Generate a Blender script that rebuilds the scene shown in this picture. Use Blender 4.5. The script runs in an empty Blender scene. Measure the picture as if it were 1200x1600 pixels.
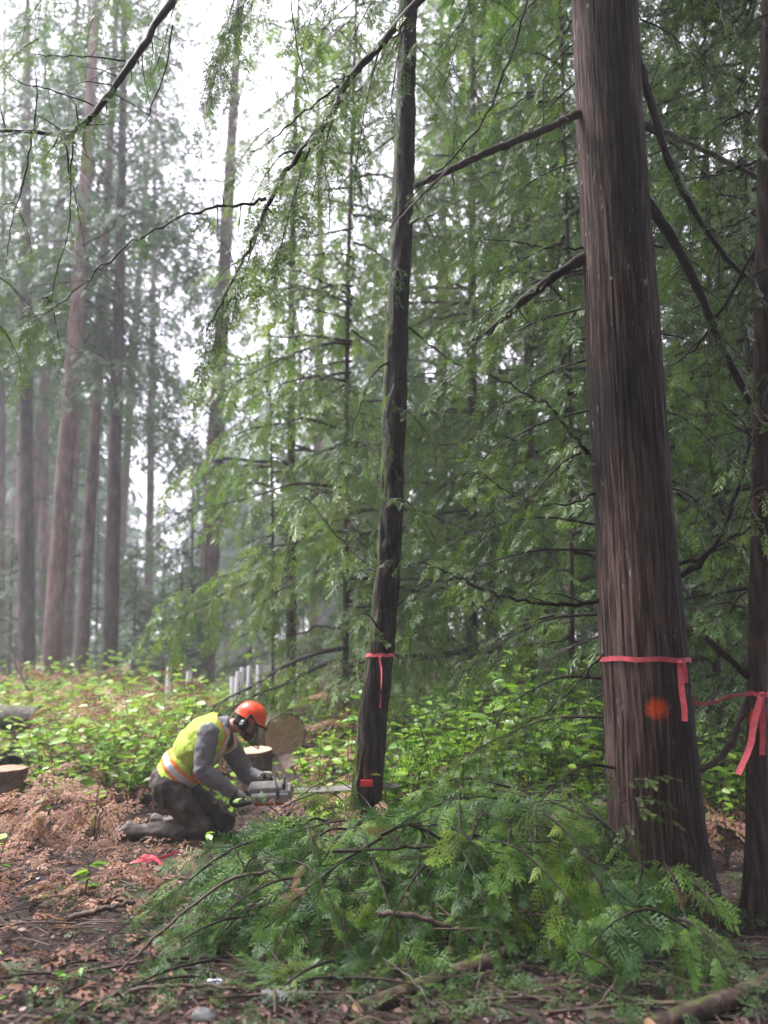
import bpy, math, random
import numpy as np
from mathutils import Vector, Matrix

random.seed(11); RNG = np.random.default_rng(11)
sc = bpy.context.scene
col = sc.collection

# ------------------------------------------------------------------ camera
EYE, FPX, TILT = 1.5, 1203.0, math.radians(11.3)
cam_d = bpy.data.cameras.new('camera'); cam = bpy.data.objects.new('camera', cam_d); col.objects.link(cam)
cam.location = (0, 0, EYE); cam.rotation_euler = (math.pi / 2 + TILT, 0, 0)
cam_d.sensor_fit = 'VERTICAL'; cam_d.sensor_height = 34.6; cam_d.lens = 26.0 * FPX / 1202.3
cam_d.clip_start = 0.05; cam_d.clip_end = 1000
cam_d.dof.use_dof = True; cam_d.dof.focus_distance = 5.2; cam_d.dof.aperture_fstop = 0.95
sc.camera = cam

# ------------------------------------------------------------------ sky, sun, exposure
SUN_EL, SUN_AZ = 58.0, -75.0          # azimuth measured from +Y towards +X
world = bpy.data.worlds.new('World'); sc.world = world; world.use_nodes = True
wn, wl = world.node_tree.nodes, world.node_tree.links
wn.clear()
w_out = wn.new('ShaderNodeOutputWorld'); w_bg = wn.new('ShaderNodeBackground')
w_sky = wn.new('ShaderNodeTexSky'); w_sky.sky_type = 'NISHITA'; w_sky.sun_disc = False
w_sky.sun_elevation = math.radians(SUN_EL); w_sky.sun_rotation = math.radians(SUN_AZ)
w_sky.dust_density = 3.0; w_sky.air_density = 1.0
w_mix = wn.new('ShaderNodeMix'); w_mix.data_type = 'RGBA'; w_mix.inputs[0].default_value = 0.88
w_mix.inputs[7].default_value = (9.5, 8.9, 10.5, 1)      # even overcast cloud
wl.new(w_sky.outputs[0], w_mix.inputs[6]); wl.new(w_mix.outputs[2], w_bg.inputs[0])
w_bg.inputs[1].default_value = 0.085
wl.new(w_bg.outputs[0], w_out.inputs[0])
sun_d = bpy.data.lights.new('sun', 'SUN'); sun_d.energy = 1.5; sun_d.angle = math.radians(25); sun_d.color = (1, 0.98, 0.955)
sun = bpy.data.objects.new('sun', sun_d); col.objects.link(sun)
_e, _a = math.radians(SUN_EL), math.radians(SUN_AZ)
_sd = Vector((math.sin(_a) * math.cos(_e), math.cos(_a) * math.cos(_e), math.sin(_e)))
sun.rotation_euler = _sd.to_track_quat('Z', 'Y').to_euler(); sun.location = (-20, 10, 60)
vs = sc.view_settings
vs.view_transform = 'Standard'; vs.look = 'None'; vs.gamma = 1.0; vs.use_curve_mapping = False
vs.exposure = 2.6
cy = sc.cycles
cy.use_denoising = True; cy.max_bounces = 6; cy.diffuse_bounces = 3; cy.glossy_bounces = 2
cy.transmission_bounces = 5; cy.volume_bounces = 2; cy.transparent_max_bounces = 6
cy.caustics_reflective = False; cy.caustics_refractive = False
cy.use_adaptive_sampling = True; cy.adaptive_threshold = 0.02
cy.sample_clamp_indirect = 6.0

def at(px, py, d):
    """world point seen at photo pixel (px, py) at a depth of d metres"""
    a = (px - 600) / FPX; b = (800 - py) / FPX
    y = math.cos(TILT) - b * math.sin(TILT); z = math.sin(TILT) + b * math.cos(TILT)
    k = d / y
    return Vector((a * k, d, EYE + z * k))
def mpp(py, d):
    b = (800 - py) / FPX
    return d / (math.cos(TILT) - b * math.sin(TILT)) / FPX

# ------------------------------------------------------------------ noise
def _hash(ix, iy, iz):
    h = (ix.astype(np.int64) * 374761393 + iy.astype(np.int64) * 668265263 + iz.astype(np.int64) * 2147483647) & 0xffffffff
    h = ((h ^ (h >> 13)) * 1274126177) & 0xffffffff
    h = ((h ^ (h >> 16)) * 2246822519) & 0xffffffff
    return ((h ^ (h >> 15)) & 0xffff) / 65535.0
def noise3(p):
    p = np.asarray(p, float); i = np.floor(p).astype(np.int64); f = p - i
    f = f * f * (3 - 2 * f); r = 0
    for dx in (0, 1):
        for dy in (0, 1):
            for dz in (0, 1):
                w = (f[:, 0] if dx else 1 - f[:, 0]) * (f[:, 1] if dy else 1 - f[:, 1]) * (f[:, 2] if dz else 1 - f[:, 2])
                r = r + w * _hash(i[:, 0] + dx, i[:, 1] + dy, i[:, 2] + dz)
    return r * 2 - 1
def fbm(p, o=4):
    p = np.asarray(p, float); a = 1.0; s = 0; t = 0
    for k in range(o):
        s = s + a * noise3(p * (2 ** k) + 17.3 * k); t += a; a *= 0.5
    return s / t

# ------------------------------------------------------------------ ground height
def gz_np(x, y):
    x = np.asarray(x, float); y = np.asarray(y, float)
    z = 0.045 * np.clip(y - 4.2, 0, 9) + 0.022 * np.clip(y - 7.5, 0, 8) + 0.02 * np.clip(y - 13.2, 0, 40) + 0.05 * np.clip(y - 38, 0, 100)
    p = np.stack([x * 0.55, y * 0.55, 0 * x + 3.3], -1).reshape(-1, 3)
    z = z + 0.05 * fbm(p, 3).reshape(x.shape) * np.clip((y - 2) / 3, 0.4, 1.6)
    p2 = np.stack([x * 4.1, y * 4.1, 0 * x + 7.7], -1).reshape(-1, 3)
    z = z + 0.022 * fbm(p2, 3).reshape(x.shape)
    # a low hump under the heap of cut boughs
    z = z + 0.20 * np.exp(-(((x - 0.55) / 1.0) ** 2 + ((y - 5.05) / 0.55) ** 2))
    return z
_GX = np.arange(-10, 10.01, 0.1); _GY = np.arange(2, 22.01, 0.1)
_GZ = gz_np(*np.meshgrid(_GX, _GY)).tolist()
def gz(x, y):
    if -9.9 < x < 9.9 and 2 < y < 21.9:
        u = (x + 10) * 10; v = (y - 2) * 10; i = int(u); j = int(v); u -= i; v -= j
        a, b = _GZ[j], _GZ[j + 1]
        return (a[i] * (1 - u) + a[i + 1] * u) * (1 - v) + (b[i] * (1 - u) + b[i + 1] * u) * v
    return float(gz_np(np.array([x]), np.array([y]))[0])

# ------------------------------------------------------------------ mesh accumulator
class MB:
    def __init__(s): s.v = []; s.f = []; s.n = 0
    def add(s, v, f, mat=0, tint=0.5):
        v = np.asarray(v, float).reshape(-1, 3); f = np.asarray(f, np.int64)
        t = np.full(len(v), tint) if np.isscalar(tint) else np.asarray(tint, float)
        s.v.append((v, t)); s.f.append((f + s.n, mat)); s.n += len(v)
    def build(s, name, mats, parent=None, smooth=True, loc=None, kind=None):
        me = bpy.data.meshes.new(name)
        v = np.concatenate([a for a, _ in s.v]); t = np.concatenate([b for _, b in s.v])
        o = bpy.data.objects.new(name, me)
        base = Vector(loc) if loc is not None else Vector((0, 0, 0))
        if parent is not None and loc is None: base = wloc(parent)
        v = v - np.array(base)
        me.vertices.add(len(v)); me.vertices.foreach_set('co', v.ravel())
        lv = np.concatenate([f.ravel() for f, _ in s.f]); tot = np.concatenate([np.full(len(f), f.shape[1]) for f, _ in s.f])
        mi = np.concatenate([np.full(len(f), m) for f, m in s.f])
        st = np.concatenate([[0], np.cumsum(tot)[:-1]])
        me.loops.add(len(lv)); me.loops.foreach_set('vertex_index', lv.astype(np.int32))
        me.polygons.add(len(tot)); me.polygons.foreach_set('loop_start', st.astype(np.int32))
        me.polygons.foreach_set('material_index', mi.astype(np.int32))
        me.polygons.foreach_set('use_smooth', np.full(len(tot), smooth))
        at_ = me.attributes.new('tint', 'FLOAT', 'POINT'); at_.data.foreach_set('value', t.astype(np.float32))
        me.update(calc_edges=True)
        for m in (mats if isinstance(mats, (list, tuple)) else [mats]): me.materials.append(m)
        col.objects.link(o)
        if parent is not None:
            o.parent = parent; o.location = base - wloc(parent)
        else: o.location = base
        if kind: o['kind'] = kind
        return o
def wloc(o):
    v = o.location.copy()
    if o.parent is not None: v = v + wloc(o.parent)
    return v
def thing(name, label, cat, loc, group=None):
    o = bpy.data.objects.new(name, None); col.objects.link(o); o.location = loc; o.empty_display_size = 0.1
    o['label'] = label; o['category'] = cat
    if group: o['group'] = group
    return o
def tag(o, label, cat, group=None):
    o['label'] = label; o['category'] = cat
    if group: o['group'] = group
    return o
def crom(P, n):
    """Catmull-Rom through control points"""
    P = [Vector(p) for p in P]; Q = [P[0] * 2 - P[1]] + P + [P[-1] * 2 - P[-2]]; out = []
    m = len(P) - 1
    for i in range(n):
        u = i / (n - 1) * m; k = min(int(u), m - 1); t = u - k
        a, b, c, d = Q[k:k + 4]
        out.append(0.5 * ((2 * b) + (c - a) * t + (2 * a - 5 * b + 4 * c - d) * t * t + (3 * b - a - 3 * c + d) * t ** 3))
    return out
def tube_vf(pts, rad, ns=6, cap=True):
    pts = np.array([tuple(p) for p in pts]); n = len(pts); rad = np.asarray(rad, float)
    T = np.gradient(pts, axis=0); T /= np.linalg.norm(T, axis=1)[:, None] + 1e-9
    ref = np.array([0.0, 0.0, 1.0]) if abs(T[0][2]) < 0.9 else np.array([0.0, 1.0, 0.0])
    U = []
    u = ref - T[0] * np.dot(ref, T[0]); u /= np.linalg.norm(u)
    for k in range(n):
        u = u - T[k] * np.dot(u, T[k]); u /= np.linalg.norm(u) + 1e-9; U.append(u)
    U = np.array(U); W = np.cross(T, U)
    a = np.arange(ns) / ns * 2 * np.pi
    v = pts[:, None, :] + rad[:, None, None] * (np.cos(a)[None, :, None] * U[:, None, :] + np.sin(a)[None, :, None] * W[:, None, :])
    v = v.reshape(-1, 3)
    i = np.arange(n - 1)[:, None] * ns; j = np.arange(ns)[None, :]; j2 = (j + 1) % ns
    f = np.stack([i + j, i + j2, i + ns + j2, i + ns + j], -1).reshape(-1, 4)
    return v, f
def add_tube(mb, pts, rad, ns=6, mat=0, tint=0.5, cap=True):
    v, f = tube_vf(pts, rad, ns)
    n0 = mb.n; mb.add(v, f, mat, tint)
    if cap:
        n = len(pts)
        for ring, rev in ((0, True), (n - 1, False)):
            idx = np.arange(ns) + ring * ns
            c = np.asarray(tuple(pts[ring])); 
            vv = np.vstack([v[idx], c]); j = np.arange(ns); j2 = (j + 1) % ns
            ff = np.stack([j2, j, np.full(ns, ns)], -1) if rev else np.stack([j, j2, np.full(ns, ns)], -1)
            mb.add(vv, ff, mat, tint)

# ------------------------------------------------------------------ materials
def mat(name):
    m = bpy.data.materials.new(name); m.use_nodes = True
    nt = m.node_tree; nt.nodes.clear()
    out = nt.nodes.new('ShaderNodeOutputMaterial')
    return m, nt, out
def N(nt, t, **kw):
    n = nt.nodes.new(t)
    for k, v in kw.items(): setattr(n, k, v)
    return n
def ramp(nt, src, stops, interp='LINEAR'):
    r = N(nt, 'ShaderNodeValToRGB'); r.color_ramp.interpolation = interp
    e = r.color_ramp.elements
    while len(e) < len(stops): e.new(0.5)
    for x, (p, c) in zip(e, stops): x.position = p; x.color = (*c, 1) if len(c) == 3 else c
    nt.links.new(src, r.inputs[0]); return r.outputs[0]
def noise_node(nt, scale, detail=5, rough=0.6, vec_scale=(1, 1, 1), loc=(0, 0, 0), space='Object'):
    tc = N(nt, 'ShaderNodeTexCoord'); mp = N(nt, 'ShaderNodeMapping'); mp.inputs['Scale'].default_value = vec_scale
    mp.inputs['Location'].default_value = loc
    nz = N(nt, 'ShaderNodeTexNoise'); nz.inputs['Scale'].default_value = scale; nz.inputs['Detail'].default_value = detail
    nz.inputs['Roughness'].default_value = rough
    nt.links.new(tc.outputs[space], mp.inputs[0]); nt.links.new(mp.outputs[0], nz.inputs[0])
    return nz.outputs[0]
def mixc(nt, f, a, b, mode='MIX'):
    m = N(nt, 'ShaderNodeMix', data_type='RGBA', blend_type=mode)
    for s, i in ((f, 0), (a, 6), (b, 7)):
        if hasattr(s, 'is_linked'): nt.links.new(s, m.inputs[i])
        elif i == 0: m.inputs[0].default_value = s
        else: m.inputs[i].default_value = (*s, 1)
    return m.outputs[2]
def math_node(nt, op, a, b=0.0, clamp=False):
    m = N(nt, 'ShaderNodeMath', operation=op, use_clamp=clamp)
    for s, i in ((a, 0), (b, 1)):
        if hasattr(s, 'is_linked'): nt.links.new(s, m.inputs[i])
        else: m.inputs[i].default_value = s
    return m.outputs[0]
def principled(nt, out, base, rough=0.8, spec=0.3, bump=None, bstr=0.4, bdist=0.02, metallic=0.0):
    p = N(nt, 'ShaderNodeBsdfPrincipled')
    if hasattr(base, 'is_linked'): nt.links.new(base, p.inputs['Base Color'])
    else: p.inputs['Base Color'].default_value = (*base, 1)
    if hasattr(rough, 'is_linked'): nt.links.new(rough, p.inputs['Roughness'])
    else: p.inputs['Roughness'].default_value = rough
    p.inputs['Specular IOR Level'].default_value = spec; p.inputs['Metallic'].default_value = metallic
    if bump is not None:
        b = N(nt, 'ShaderNodeBump'); b.inputs['Strength'].default_value = bstr; b.inputs['Distance'].default_value = bdist
        nt.links.new(bump, b.inputs['Height']); nt.links.new(b.outputs[0], p.inputs['Normal'])
    if out is not None: nt.links.new(p.outputs[0], out.inputs[0])
    return p
def simple(name, c, rough=0.7, spec=0.3, var=0.15, nscale=20, bstr=0.2, bdist=0.005, metallic=0.0, vec=(1, 1, 1)):
    m, nt, out = mat(name)
    n = noise_node(nt, nscale, 5, 0.6, vec)
    lo = tuple(x * (1 - var) for x in c); hi = tuple(min(1, x * (1 + var)) for x in c)
    cc = ramp(nt, n, [(0.3, lo), (0.7, hi)])
    principled(nt, out, cc, rough, spec, n, bstr, bdist, metallic)
    return m
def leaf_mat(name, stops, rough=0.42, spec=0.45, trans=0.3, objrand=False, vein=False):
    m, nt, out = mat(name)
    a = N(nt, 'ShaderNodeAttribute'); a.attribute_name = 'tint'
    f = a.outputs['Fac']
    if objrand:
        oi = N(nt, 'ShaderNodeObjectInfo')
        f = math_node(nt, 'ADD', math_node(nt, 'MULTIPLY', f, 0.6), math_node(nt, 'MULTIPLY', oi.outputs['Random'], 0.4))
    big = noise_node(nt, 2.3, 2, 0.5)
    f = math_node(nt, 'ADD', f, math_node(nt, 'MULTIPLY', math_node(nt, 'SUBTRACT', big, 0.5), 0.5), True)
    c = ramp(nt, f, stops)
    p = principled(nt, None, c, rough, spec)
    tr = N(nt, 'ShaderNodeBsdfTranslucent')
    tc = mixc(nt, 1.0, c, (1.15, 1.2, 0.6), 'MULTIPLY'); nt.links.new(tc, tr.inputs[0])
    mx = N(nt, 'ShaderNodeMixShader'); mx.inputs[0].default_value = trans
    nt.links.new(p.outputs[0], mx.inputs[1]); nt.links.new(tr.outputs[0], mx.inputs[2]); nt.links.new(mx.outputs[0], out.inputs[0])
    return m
M = {}
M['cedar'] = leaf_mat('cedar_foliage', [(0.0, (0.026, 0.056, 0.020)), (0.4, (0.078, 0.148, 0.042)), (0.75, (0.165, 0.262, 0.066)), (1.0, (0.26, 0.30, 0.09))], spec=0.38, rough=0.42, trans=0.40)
M['spray'] = leaf_mat('cut_cedar_foliage', [(0.0, (0.018, 0.050, 0.018)), (0.45, (0.042, 0.112, 0.022)), (0.80, (0.115, 0.225, 0.028)), (1.0, (0.20, 0.30, 0.04))], objrand=True, rough=0.45, spec=0.27, trans=0.30)
M['fir'] = leaf_mat('fir_foliage', [(0.0, (0.028, 0.060, 0.030)), (0.5, (0.060, 0.115, 0.052)), (1.0, (0.120, 0.180, 0.075))], rough=0.5, spec=0.3)
M['deadspray'] = leaf_mat('dead_foliage', [(0.0, (0.09, 0.035, 0.02)), (1.0, (0.22, 0.09, 0.04))], trans=0.15, rough=0.7)
M['salal'] = leaf_mat('salal_leaf', [(0.0, (0.05, 0.13, 0.022)), (0.4, (0.13, 0.28, 0.030)), (0.8, (0.27, 0.44, 0.045)), (1.0, (0.40, 0.50, 0.09))], rough=0.33, spec=0.5, trans=0.38)
M['bracken'] = leaf_mat('dry_bracken', [(0.0, (0.10, 0.048, 0.034)), (0.5, (0.27, 0.142, 0.10)), (1.0, (0.50, 0.32, 0.245))], trans=0.3, rough=0.75, spec=0.2)
M['fern'] = leaf_mat('sword_fern', [(0.0, (0.03, 0.08, 0.02)), (1.0, (0.11, 0.22, 0.04))], trans=0.25)
M['litter'] = leaf_mat('forest_litter', [(0.0, (0.030, 0.019, 0.017)), (0.4, (0.085, 0.046, 0.039)), (0.75, (0.19, 0.105, 0.085)), (0.93, (0.32, 0.20, 0.165)), (1.0, (0.42, 0.38, 0.40))], trans=0.1, rough=0.6, spec=0.3)
def m_twig(name, a, b):
    m, nt, out = mat(name)
    at_ = N(nt, 'ShaderNodeAttribute'); at_.attribute_name = 'tint'
    n = noise_node(nt, 25, 4, 0.6)
    f = math_node(nt, 'ADD', math_node(nt, 'MULTIPLY', n, 0.6), math_node(nt, 'MULTIPLY', at_.outputs['Fac'], 0.4))
    principled(nt, out, ramp(nt, f, [(0.25, a), (0.75, b)]), 0.65, 0.2, n, 0.4, 0.004)
    return m
M['twig'] = m_twig('wet_twig_bark', (0.010, 0.007, 0.006), (0.042, 0.030, 0.025))
M['stick'] = m_twig('fallen_stick_bark', (0.03, 0.022, 0.018), (0.17, 0.12, 0.095))
M['limb'] = m_twig('limb_bark', (0.012, 0.009, 0.008), (0.055, 0.041, 0.034))
M['greylimb'] = m_twig('grey_dead_limb_bark', (0.06, 0.05, 0.046), (0.20, 0.165, 0.15))

def bark(name, dark, mid, light, fleck=None, moss=0.0, mossdir=None, sxy=26, sz=0.07, rough=0.75, bd=0.02, wet=0.0, paint=None, con=1.0):
    m, nt, out = mat(name)
    fib = noise_node(nt, sxy, 6, 0.62, (1, 1, sz))
    big = noise_node(nt, 1.6, 4, 0.55, (1, 1, 0.45), (3, 1, 2))
    f = math_node(nt, 'ADD', math_node(nt, 'MULTIPLY', fib, 0.72), math_node(nt, 'MULTIPLY', big, 0.34))
    c = ramp(nt, f, [(0.53 - .17 / con, dark), (0.525, mid), (0.53 + .15 / con, light)])
    if wet:
        st = noise_node(nt, 3.2, 4, 0.6, (1, 1, 0.16), (9, 4, 1))
        w = ramp(nt, st, [(0.45, (0, 0, 0)), (0.62, (wet, wet, wet))])
        c = mixc(nt, w, c, tuple(x * 0.45 for x in dark))
    if fleck:
        fl = noise_node(nt, 34, 3, 0.6, (1, 1, 0.28), (5, 5, 5))
        fl2 = noise_node(nt, 3.0, 3, 0.6, (1, 1, 0.3), (1, 7, 5))
        msk = math_node(nt, 'MULTIPLY', ramp(nt, fl, [(0.66, (0, 0, 0)), (0.70, (1, 1, 1))]), ramp(nt, fl2, [(0.42, (0, 0, 0)), (0.6, (1, 1, 1))]))
        c = mixc(nt, msk, c, fleck)
    if moss:
        mn = noise_node(nt, 5, 6, 0.7, (1, 1, 0.5), (2, 8, 3))
        mk = mn
        if mossdir is not None:
            geo = N(nt, 'ShaderNodeNewGeometry'); dt = N(nt, 'ShaderNodeVectorMath', operation='DOT_PRODUCT')
            dt.inputs[1].default_value = mossdir; nt.links.new(geo.outputs['Normal'], dt.inputs[0])
            mk = math_node(nt, 'ADD', math_node(nt, 'MULTIPLY', mn, 0.6), math_node(nt, 'MULTIPLY', dt.outputs['Value'], 0.32))
        msk = ramp(nt, mk, [(0.62 - moss * 0.2, (0, 0, 0)), (0.72 - moss * 0.2, (1, 1, 1))])
        mc = ramp(nt, noise_node(nt, 60, 3), [(0.3, (0.03, 0.055, 0.010)), (0.7, (0.12, 0.165, 0.03))])
        c = mixc(nt, msk, c, mc)
    if paint:
        tc = N(nt, 'ShaderNodeTexCoord'); ds = N(nt, 'ShaderNodeVectorMath', operation='DISTANCE')
        ds.inputs[1].default_value = paint[:3]; nt.links.new(tc.outputs['Object'], ds.inputs[0])
        pn = noise_node(nt, 60, 4, 0.7)
        k = math_node(nt, 'ADD', math_node(nt, 'DIVIDE', ds.outputs['Value'], paint[3]), math_node(nt, 'MULTIPLY', math_node(nt, 'SUBTRACT', pn, 0.5), 1.1))
        k = math_node(nt, 'ADD', k, math_node(nt, 'MULTIPLY', math_node(nt, 'SUBTRACT', fib, 0.5), -1.2))
        c = mixc(nt, ramp(nt, k, [(0.45, (1, 1, 1)), (1.0, (0, 0, 0))]), c, (0.95, 0.12, 0.015))
    principled(nt, out, c, rough, 0.18, fib, 0.8, bd)
    return m
M['bark_dark'] = bark('wet_dark_bark', (0.004, 0.003, 0.0027), (0.013, 0.009, 0.0075), (0.055, 0.038, 0.030), con=1.5, moss=0.6, mossdir=(-0.95, 0.1, -0.1), sxy=22, sz=0.2, rough=0.62)
M['bark_fir'] = bark('fir_bark', (0.035, 0.025, 0.022), (0.095, 0.067, 0.058), (0.18, 0.135, 0.12), sxy=9, sz=0.3, bd=0.05)
M['bark_firdark'] = bark('dark_fir_bark', (0.018, 0.014, 0.013), (0.050, 0.037, 0.033), (0.11, 0.084, 0.076), sxy=9, sz=0.3, bd=0.05)
M['bark_pink'] = bark('pale_pink_bark', (0.06, 0.038, 0.034), (0.135, 0.088, 0.078), (0.23, 0.165, 0.15), moss=0.4, mossdir=(-0.6, -0.5, -0.3), sxy=9, sz=0.3, bd=0.04)
M['bark_log'] = bark('log_bark', (0.05, 0.035, 0.03), (0.13, 0.09, 0.075), (0.24, 0.19, 0.17), moss=0.3, sxy=14, sz=1, bd=0.03)
M['floorlog'] = bark('rotting_log_bark', (0.014, 0.010, 0.008), (0.05, 0.034, 0.026), (0.12, 0.085, 0.06), moss=0.15, mossdir=(0, 0, 1), sxy=18, sz=1, bd=0.03)
M['greenlog'] = bark('green_mossy_log_bark', (0.05, 0.045, 0.035), (0.12, 0.11, 0.09), (0.22, 0.205, 0.18), moss=0.85, mossdir=(0, 0, 1), sxy=18, sz=1, bd=0.03)
M['mosslog'] = bark('mossy_log_bark', (0.05, 0.045, 0.035), (0.12, 0.11, 0.09), (0.22, 0.205, 0.18), moss=0.3, mossdir=(0, 0, 1), sxy=18, sz=1, bd=0.03)
def m_soil():
    m, nt, out = mat('forest_soil')
    n = noise_node(nt, 9, 8, 0.7); n2 = noise_node(nt, 0.8, 4, 0.6, loc=(4, 2, 0))
    f = math_node(nt, 'ADD', math_node(nt, 'MULTIPLY', n, 0.7), math_node(nt, 'MULTIPLY', n2, 0.3))
    c = ramp(nt, f, [(0.3, (0.014, 0.009, 0.008)), (0.5, (0.040, 0.025, 0.022)), (0.7, (0.095, 0.058, 0.049))])
    g = ramp(nt, noise_node(nt, 1.7, 5, 0.7, loc=(8, 8, 8)), [(0.56, (0, 0, 0)), (0.72, (0.5, 0.5, 0.5))])
    c = mixc(nt, g, c, (0.05, 0.075, 0.02))
    principled(nt, out, c, 0.85, 0.3, n, 0.9, 0.05); return m
M['soil'] = m_soil()
def m_endgrain(name, a, b, cx=(0, 0, 0)):
    m, nt, out = mat(name)
    tc = N(nt, 'ShaderNodeTexCoord'); sp = N(nt, 'ShaderNodeVectorMath', operation='LENGTH')
    nz = N(nt, 'ShaderNodeTexNoise'); nz.inputs['Scale'].default_value = 5
    ad = N(nt, 'ShaderNodeVectorMath', operation='MULTIPLY_ADD'); ad.inputs[1].default_value = (0.11, 0.11, 0.11)
    nt.links.new(tc.outputs['Object'], nz.inputs[0]); nt.links.new(nz.outputs[1], ad.inputs[0]); nt.links.new(tc.outputs['Object'], ad.inputs[2])
    nt.links.new(ad.outputs[0], sp.inputs[0])
    w = math_node(nt, 'SINE', math_node(nt, 'MULTIPLY', sp.outputs['Value'], 150.0))
    w = math_node(nt, 'MULTIPLY', w, 0.07)
    big = noise_node(nt, 9, 5, 0.6)
    f = math_node(nt, 'ADD', w, big)
    c = ramp(nt, f, [(0.25, a), (0.75, b)])
    principled(nt, out, c, 0.7, 0.25, big, 0.3, 0.004); return m
M['endgrain'] = m_endgrain('cut_wood', (0.52, 0.28, 0.16), (0.86, 0.62, 0.43))
M['freshcut'] = m_endgrain('fresh_cut_wood', (0.42, 0.25, 0.16), (0.66, 0.46, 0.33))
M['redcut'] = m_endgrain('reddish_cut_wood', (0.34, 0.13, 0.08), (0.58, 0.30, 0.20))
M['tape'] = simple('pink_flagging_tape', (0.84, 0.13, 0.17), 0.55, 0.3, 0.25, 30, 0.6, 0.006)
# ------------------------------------------------------------------ ground
def build_ground():
    # one sheet: fine near the camera, coarse to the horizon
    xs = np.concatenate([np.linspace(-400, -14, 24)[:-1], np.linspace(-14, -4, 40)[:-1], np.linspace(-4, 4.4, 150)[:-1], np.linspace(4.4, 14, 34)[:-1], np.linspace(14, 400, 24)])
    ys = np.concatenate([np.linspace(-30, 2.9, 20)[:-1], np.linspace(2.9, 8, 100)[:-1], np.linspace(8, 24, 60)[:-1], np.linspace(24, 700, 50)])
    X, Y = np.meshgrid(xs, ys)
    Z = gz_np(X, Y)
    fine = np.exp(-((X / 6) ** 2)) * (Y < 9) * (Y > 2)
    Z = Z + fine * 0.016 * fbm(np.stack([X * 16, Y * 16, X * 0], -1).reshape(-1, 3), 3).reshape(X.shape)
    mb = MB(); ny, nx = X.shape
    i = np.arange(ny - 1)[:, None] * nx; j = np.arange(nx - 1)[None, :]
    f = np.stack([i + j, i + j + 1, i + nx + j + 1, i + nx + j], -1).reshape(-1, 4)
    mb.add(np.stack([X, Y, Z], -1).reshape(-1, 3), f)
    o = mb.build('ground', M['soil']); o['kind'] = 'structure'; return o
build_ground()

# ------------------------------------------------------------------ foliage templates
def spray_template(nb, nl, rng, width=0.30, droop=0.10, lw=0.030, bw=0.012):
    """flat scale-leaf spray along +X, unit length; returns verts, quads, tint offset"""
    V, Fq, T = [], [], []
    def quad(p, d, s, L, w, t):
        # slim rhomb from p along d, widest at 45 %
        n = len(V); m = p + d * L * 0.5; e = p + d * L
        V.extend([p - s * w * 0.18, m - s * w * 0.5, e, m + s * w * 0.5]); Fq.append((n, n + 1, n + 2, n + 3)); T.extend([t] * 4)
    bend = rng.uniform(-.22, .22)
    X = np.array([1.0, 0, 0]); Y = np.array([0, 1.0, 0]); Z = np.array([0, 0, 1.0])
    na = 4 if nl else 1
    for k in range(na):
        quad(X * k / na, X, Y, 1.05 / na, 0.022 if nl else 0.05, -0.12)
    for i in range(nb):
        x = 0.03 + 0.95 * (i + rng.uniform(-.25, .25)) / nb; sg = 1 if i % 2 else -1
        if nl and rng.random() < .10: continue
        w = width * (math.sin(math.pi * min(1, x * 0.80 + 0.16)) ** 0.8) * rng.uniform(0.6, 1.25)
        an = math.radians(52 - 22 * x + rng.uniform(-11, 11))
        d = X * math.cos(an) + Y * sg * math.sin(an) + Z * rng.uniform(-.12, .05); d /= np.linalg.norm(d)
        s = np.cross(Z, d); p = X * x
        t = rng.uniform(-.08, .08)
        quad(p, d, s, w, bw if nl else lw, t)
        for j in range(nl):
            u = (j + 0.6) / (nl + 0.3); sj = 1 if j % 2 else -1
            a2 = math.radians(38)
            d2 = d * math.cos(a2) + s * sj * math.sin(a2); s2 = np.cross(Z, d2)
            L2 = w * 0.52 * (1.05 - u * 0.75)
            quad(p + d * w * u * 0.86, d2, s2, max(L2, 0.035), lw, t + rng.uniform(0, .14) + 0.1 * x)
        if nl: quad(p + d * w * 0.8, d, s, w * 0.3, lw, t + 0.12)
    V = np.array(V); T = np.array(T)
    V[:, 1] += bend * V[:, 0] ** 2
    V[:, 2] += .05 * np.sin(V[:, 0] * 7 + V[:, 1] * 5)
    V[:, 2] -= droop * V[:, 0] ** 2 + 0.55 * V[:, 1] ** 2
    return V, np.array(Fq), T
_r = random.Random(5)
HI = [spray_template(21, 6, _r, 0.30, random.uniform(.05, .4), 0.021, 0.012) for _ in range(8)]
BRK2 = [spray_template(13, 0, _r, 0.36, 0.45, 0.075) for _ in range(4)]
MID = [spray_template(13, 3, _r, 0.32, 0.16, 0.044, 0.02) for _ in range(6)]
LOW = [spray_template(11, 0, _r, 0.36, 0.22, 0.085) for _ in range(4)]
FAR = [spray_template(7, 0, _r, 0.38, 0.25, 0.13) for _ in range(4)]
BRK = [spray_template(16, 3, _r, 0.34, 0.45, 0.055, 0.03) for _ in range(4)]

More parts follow.
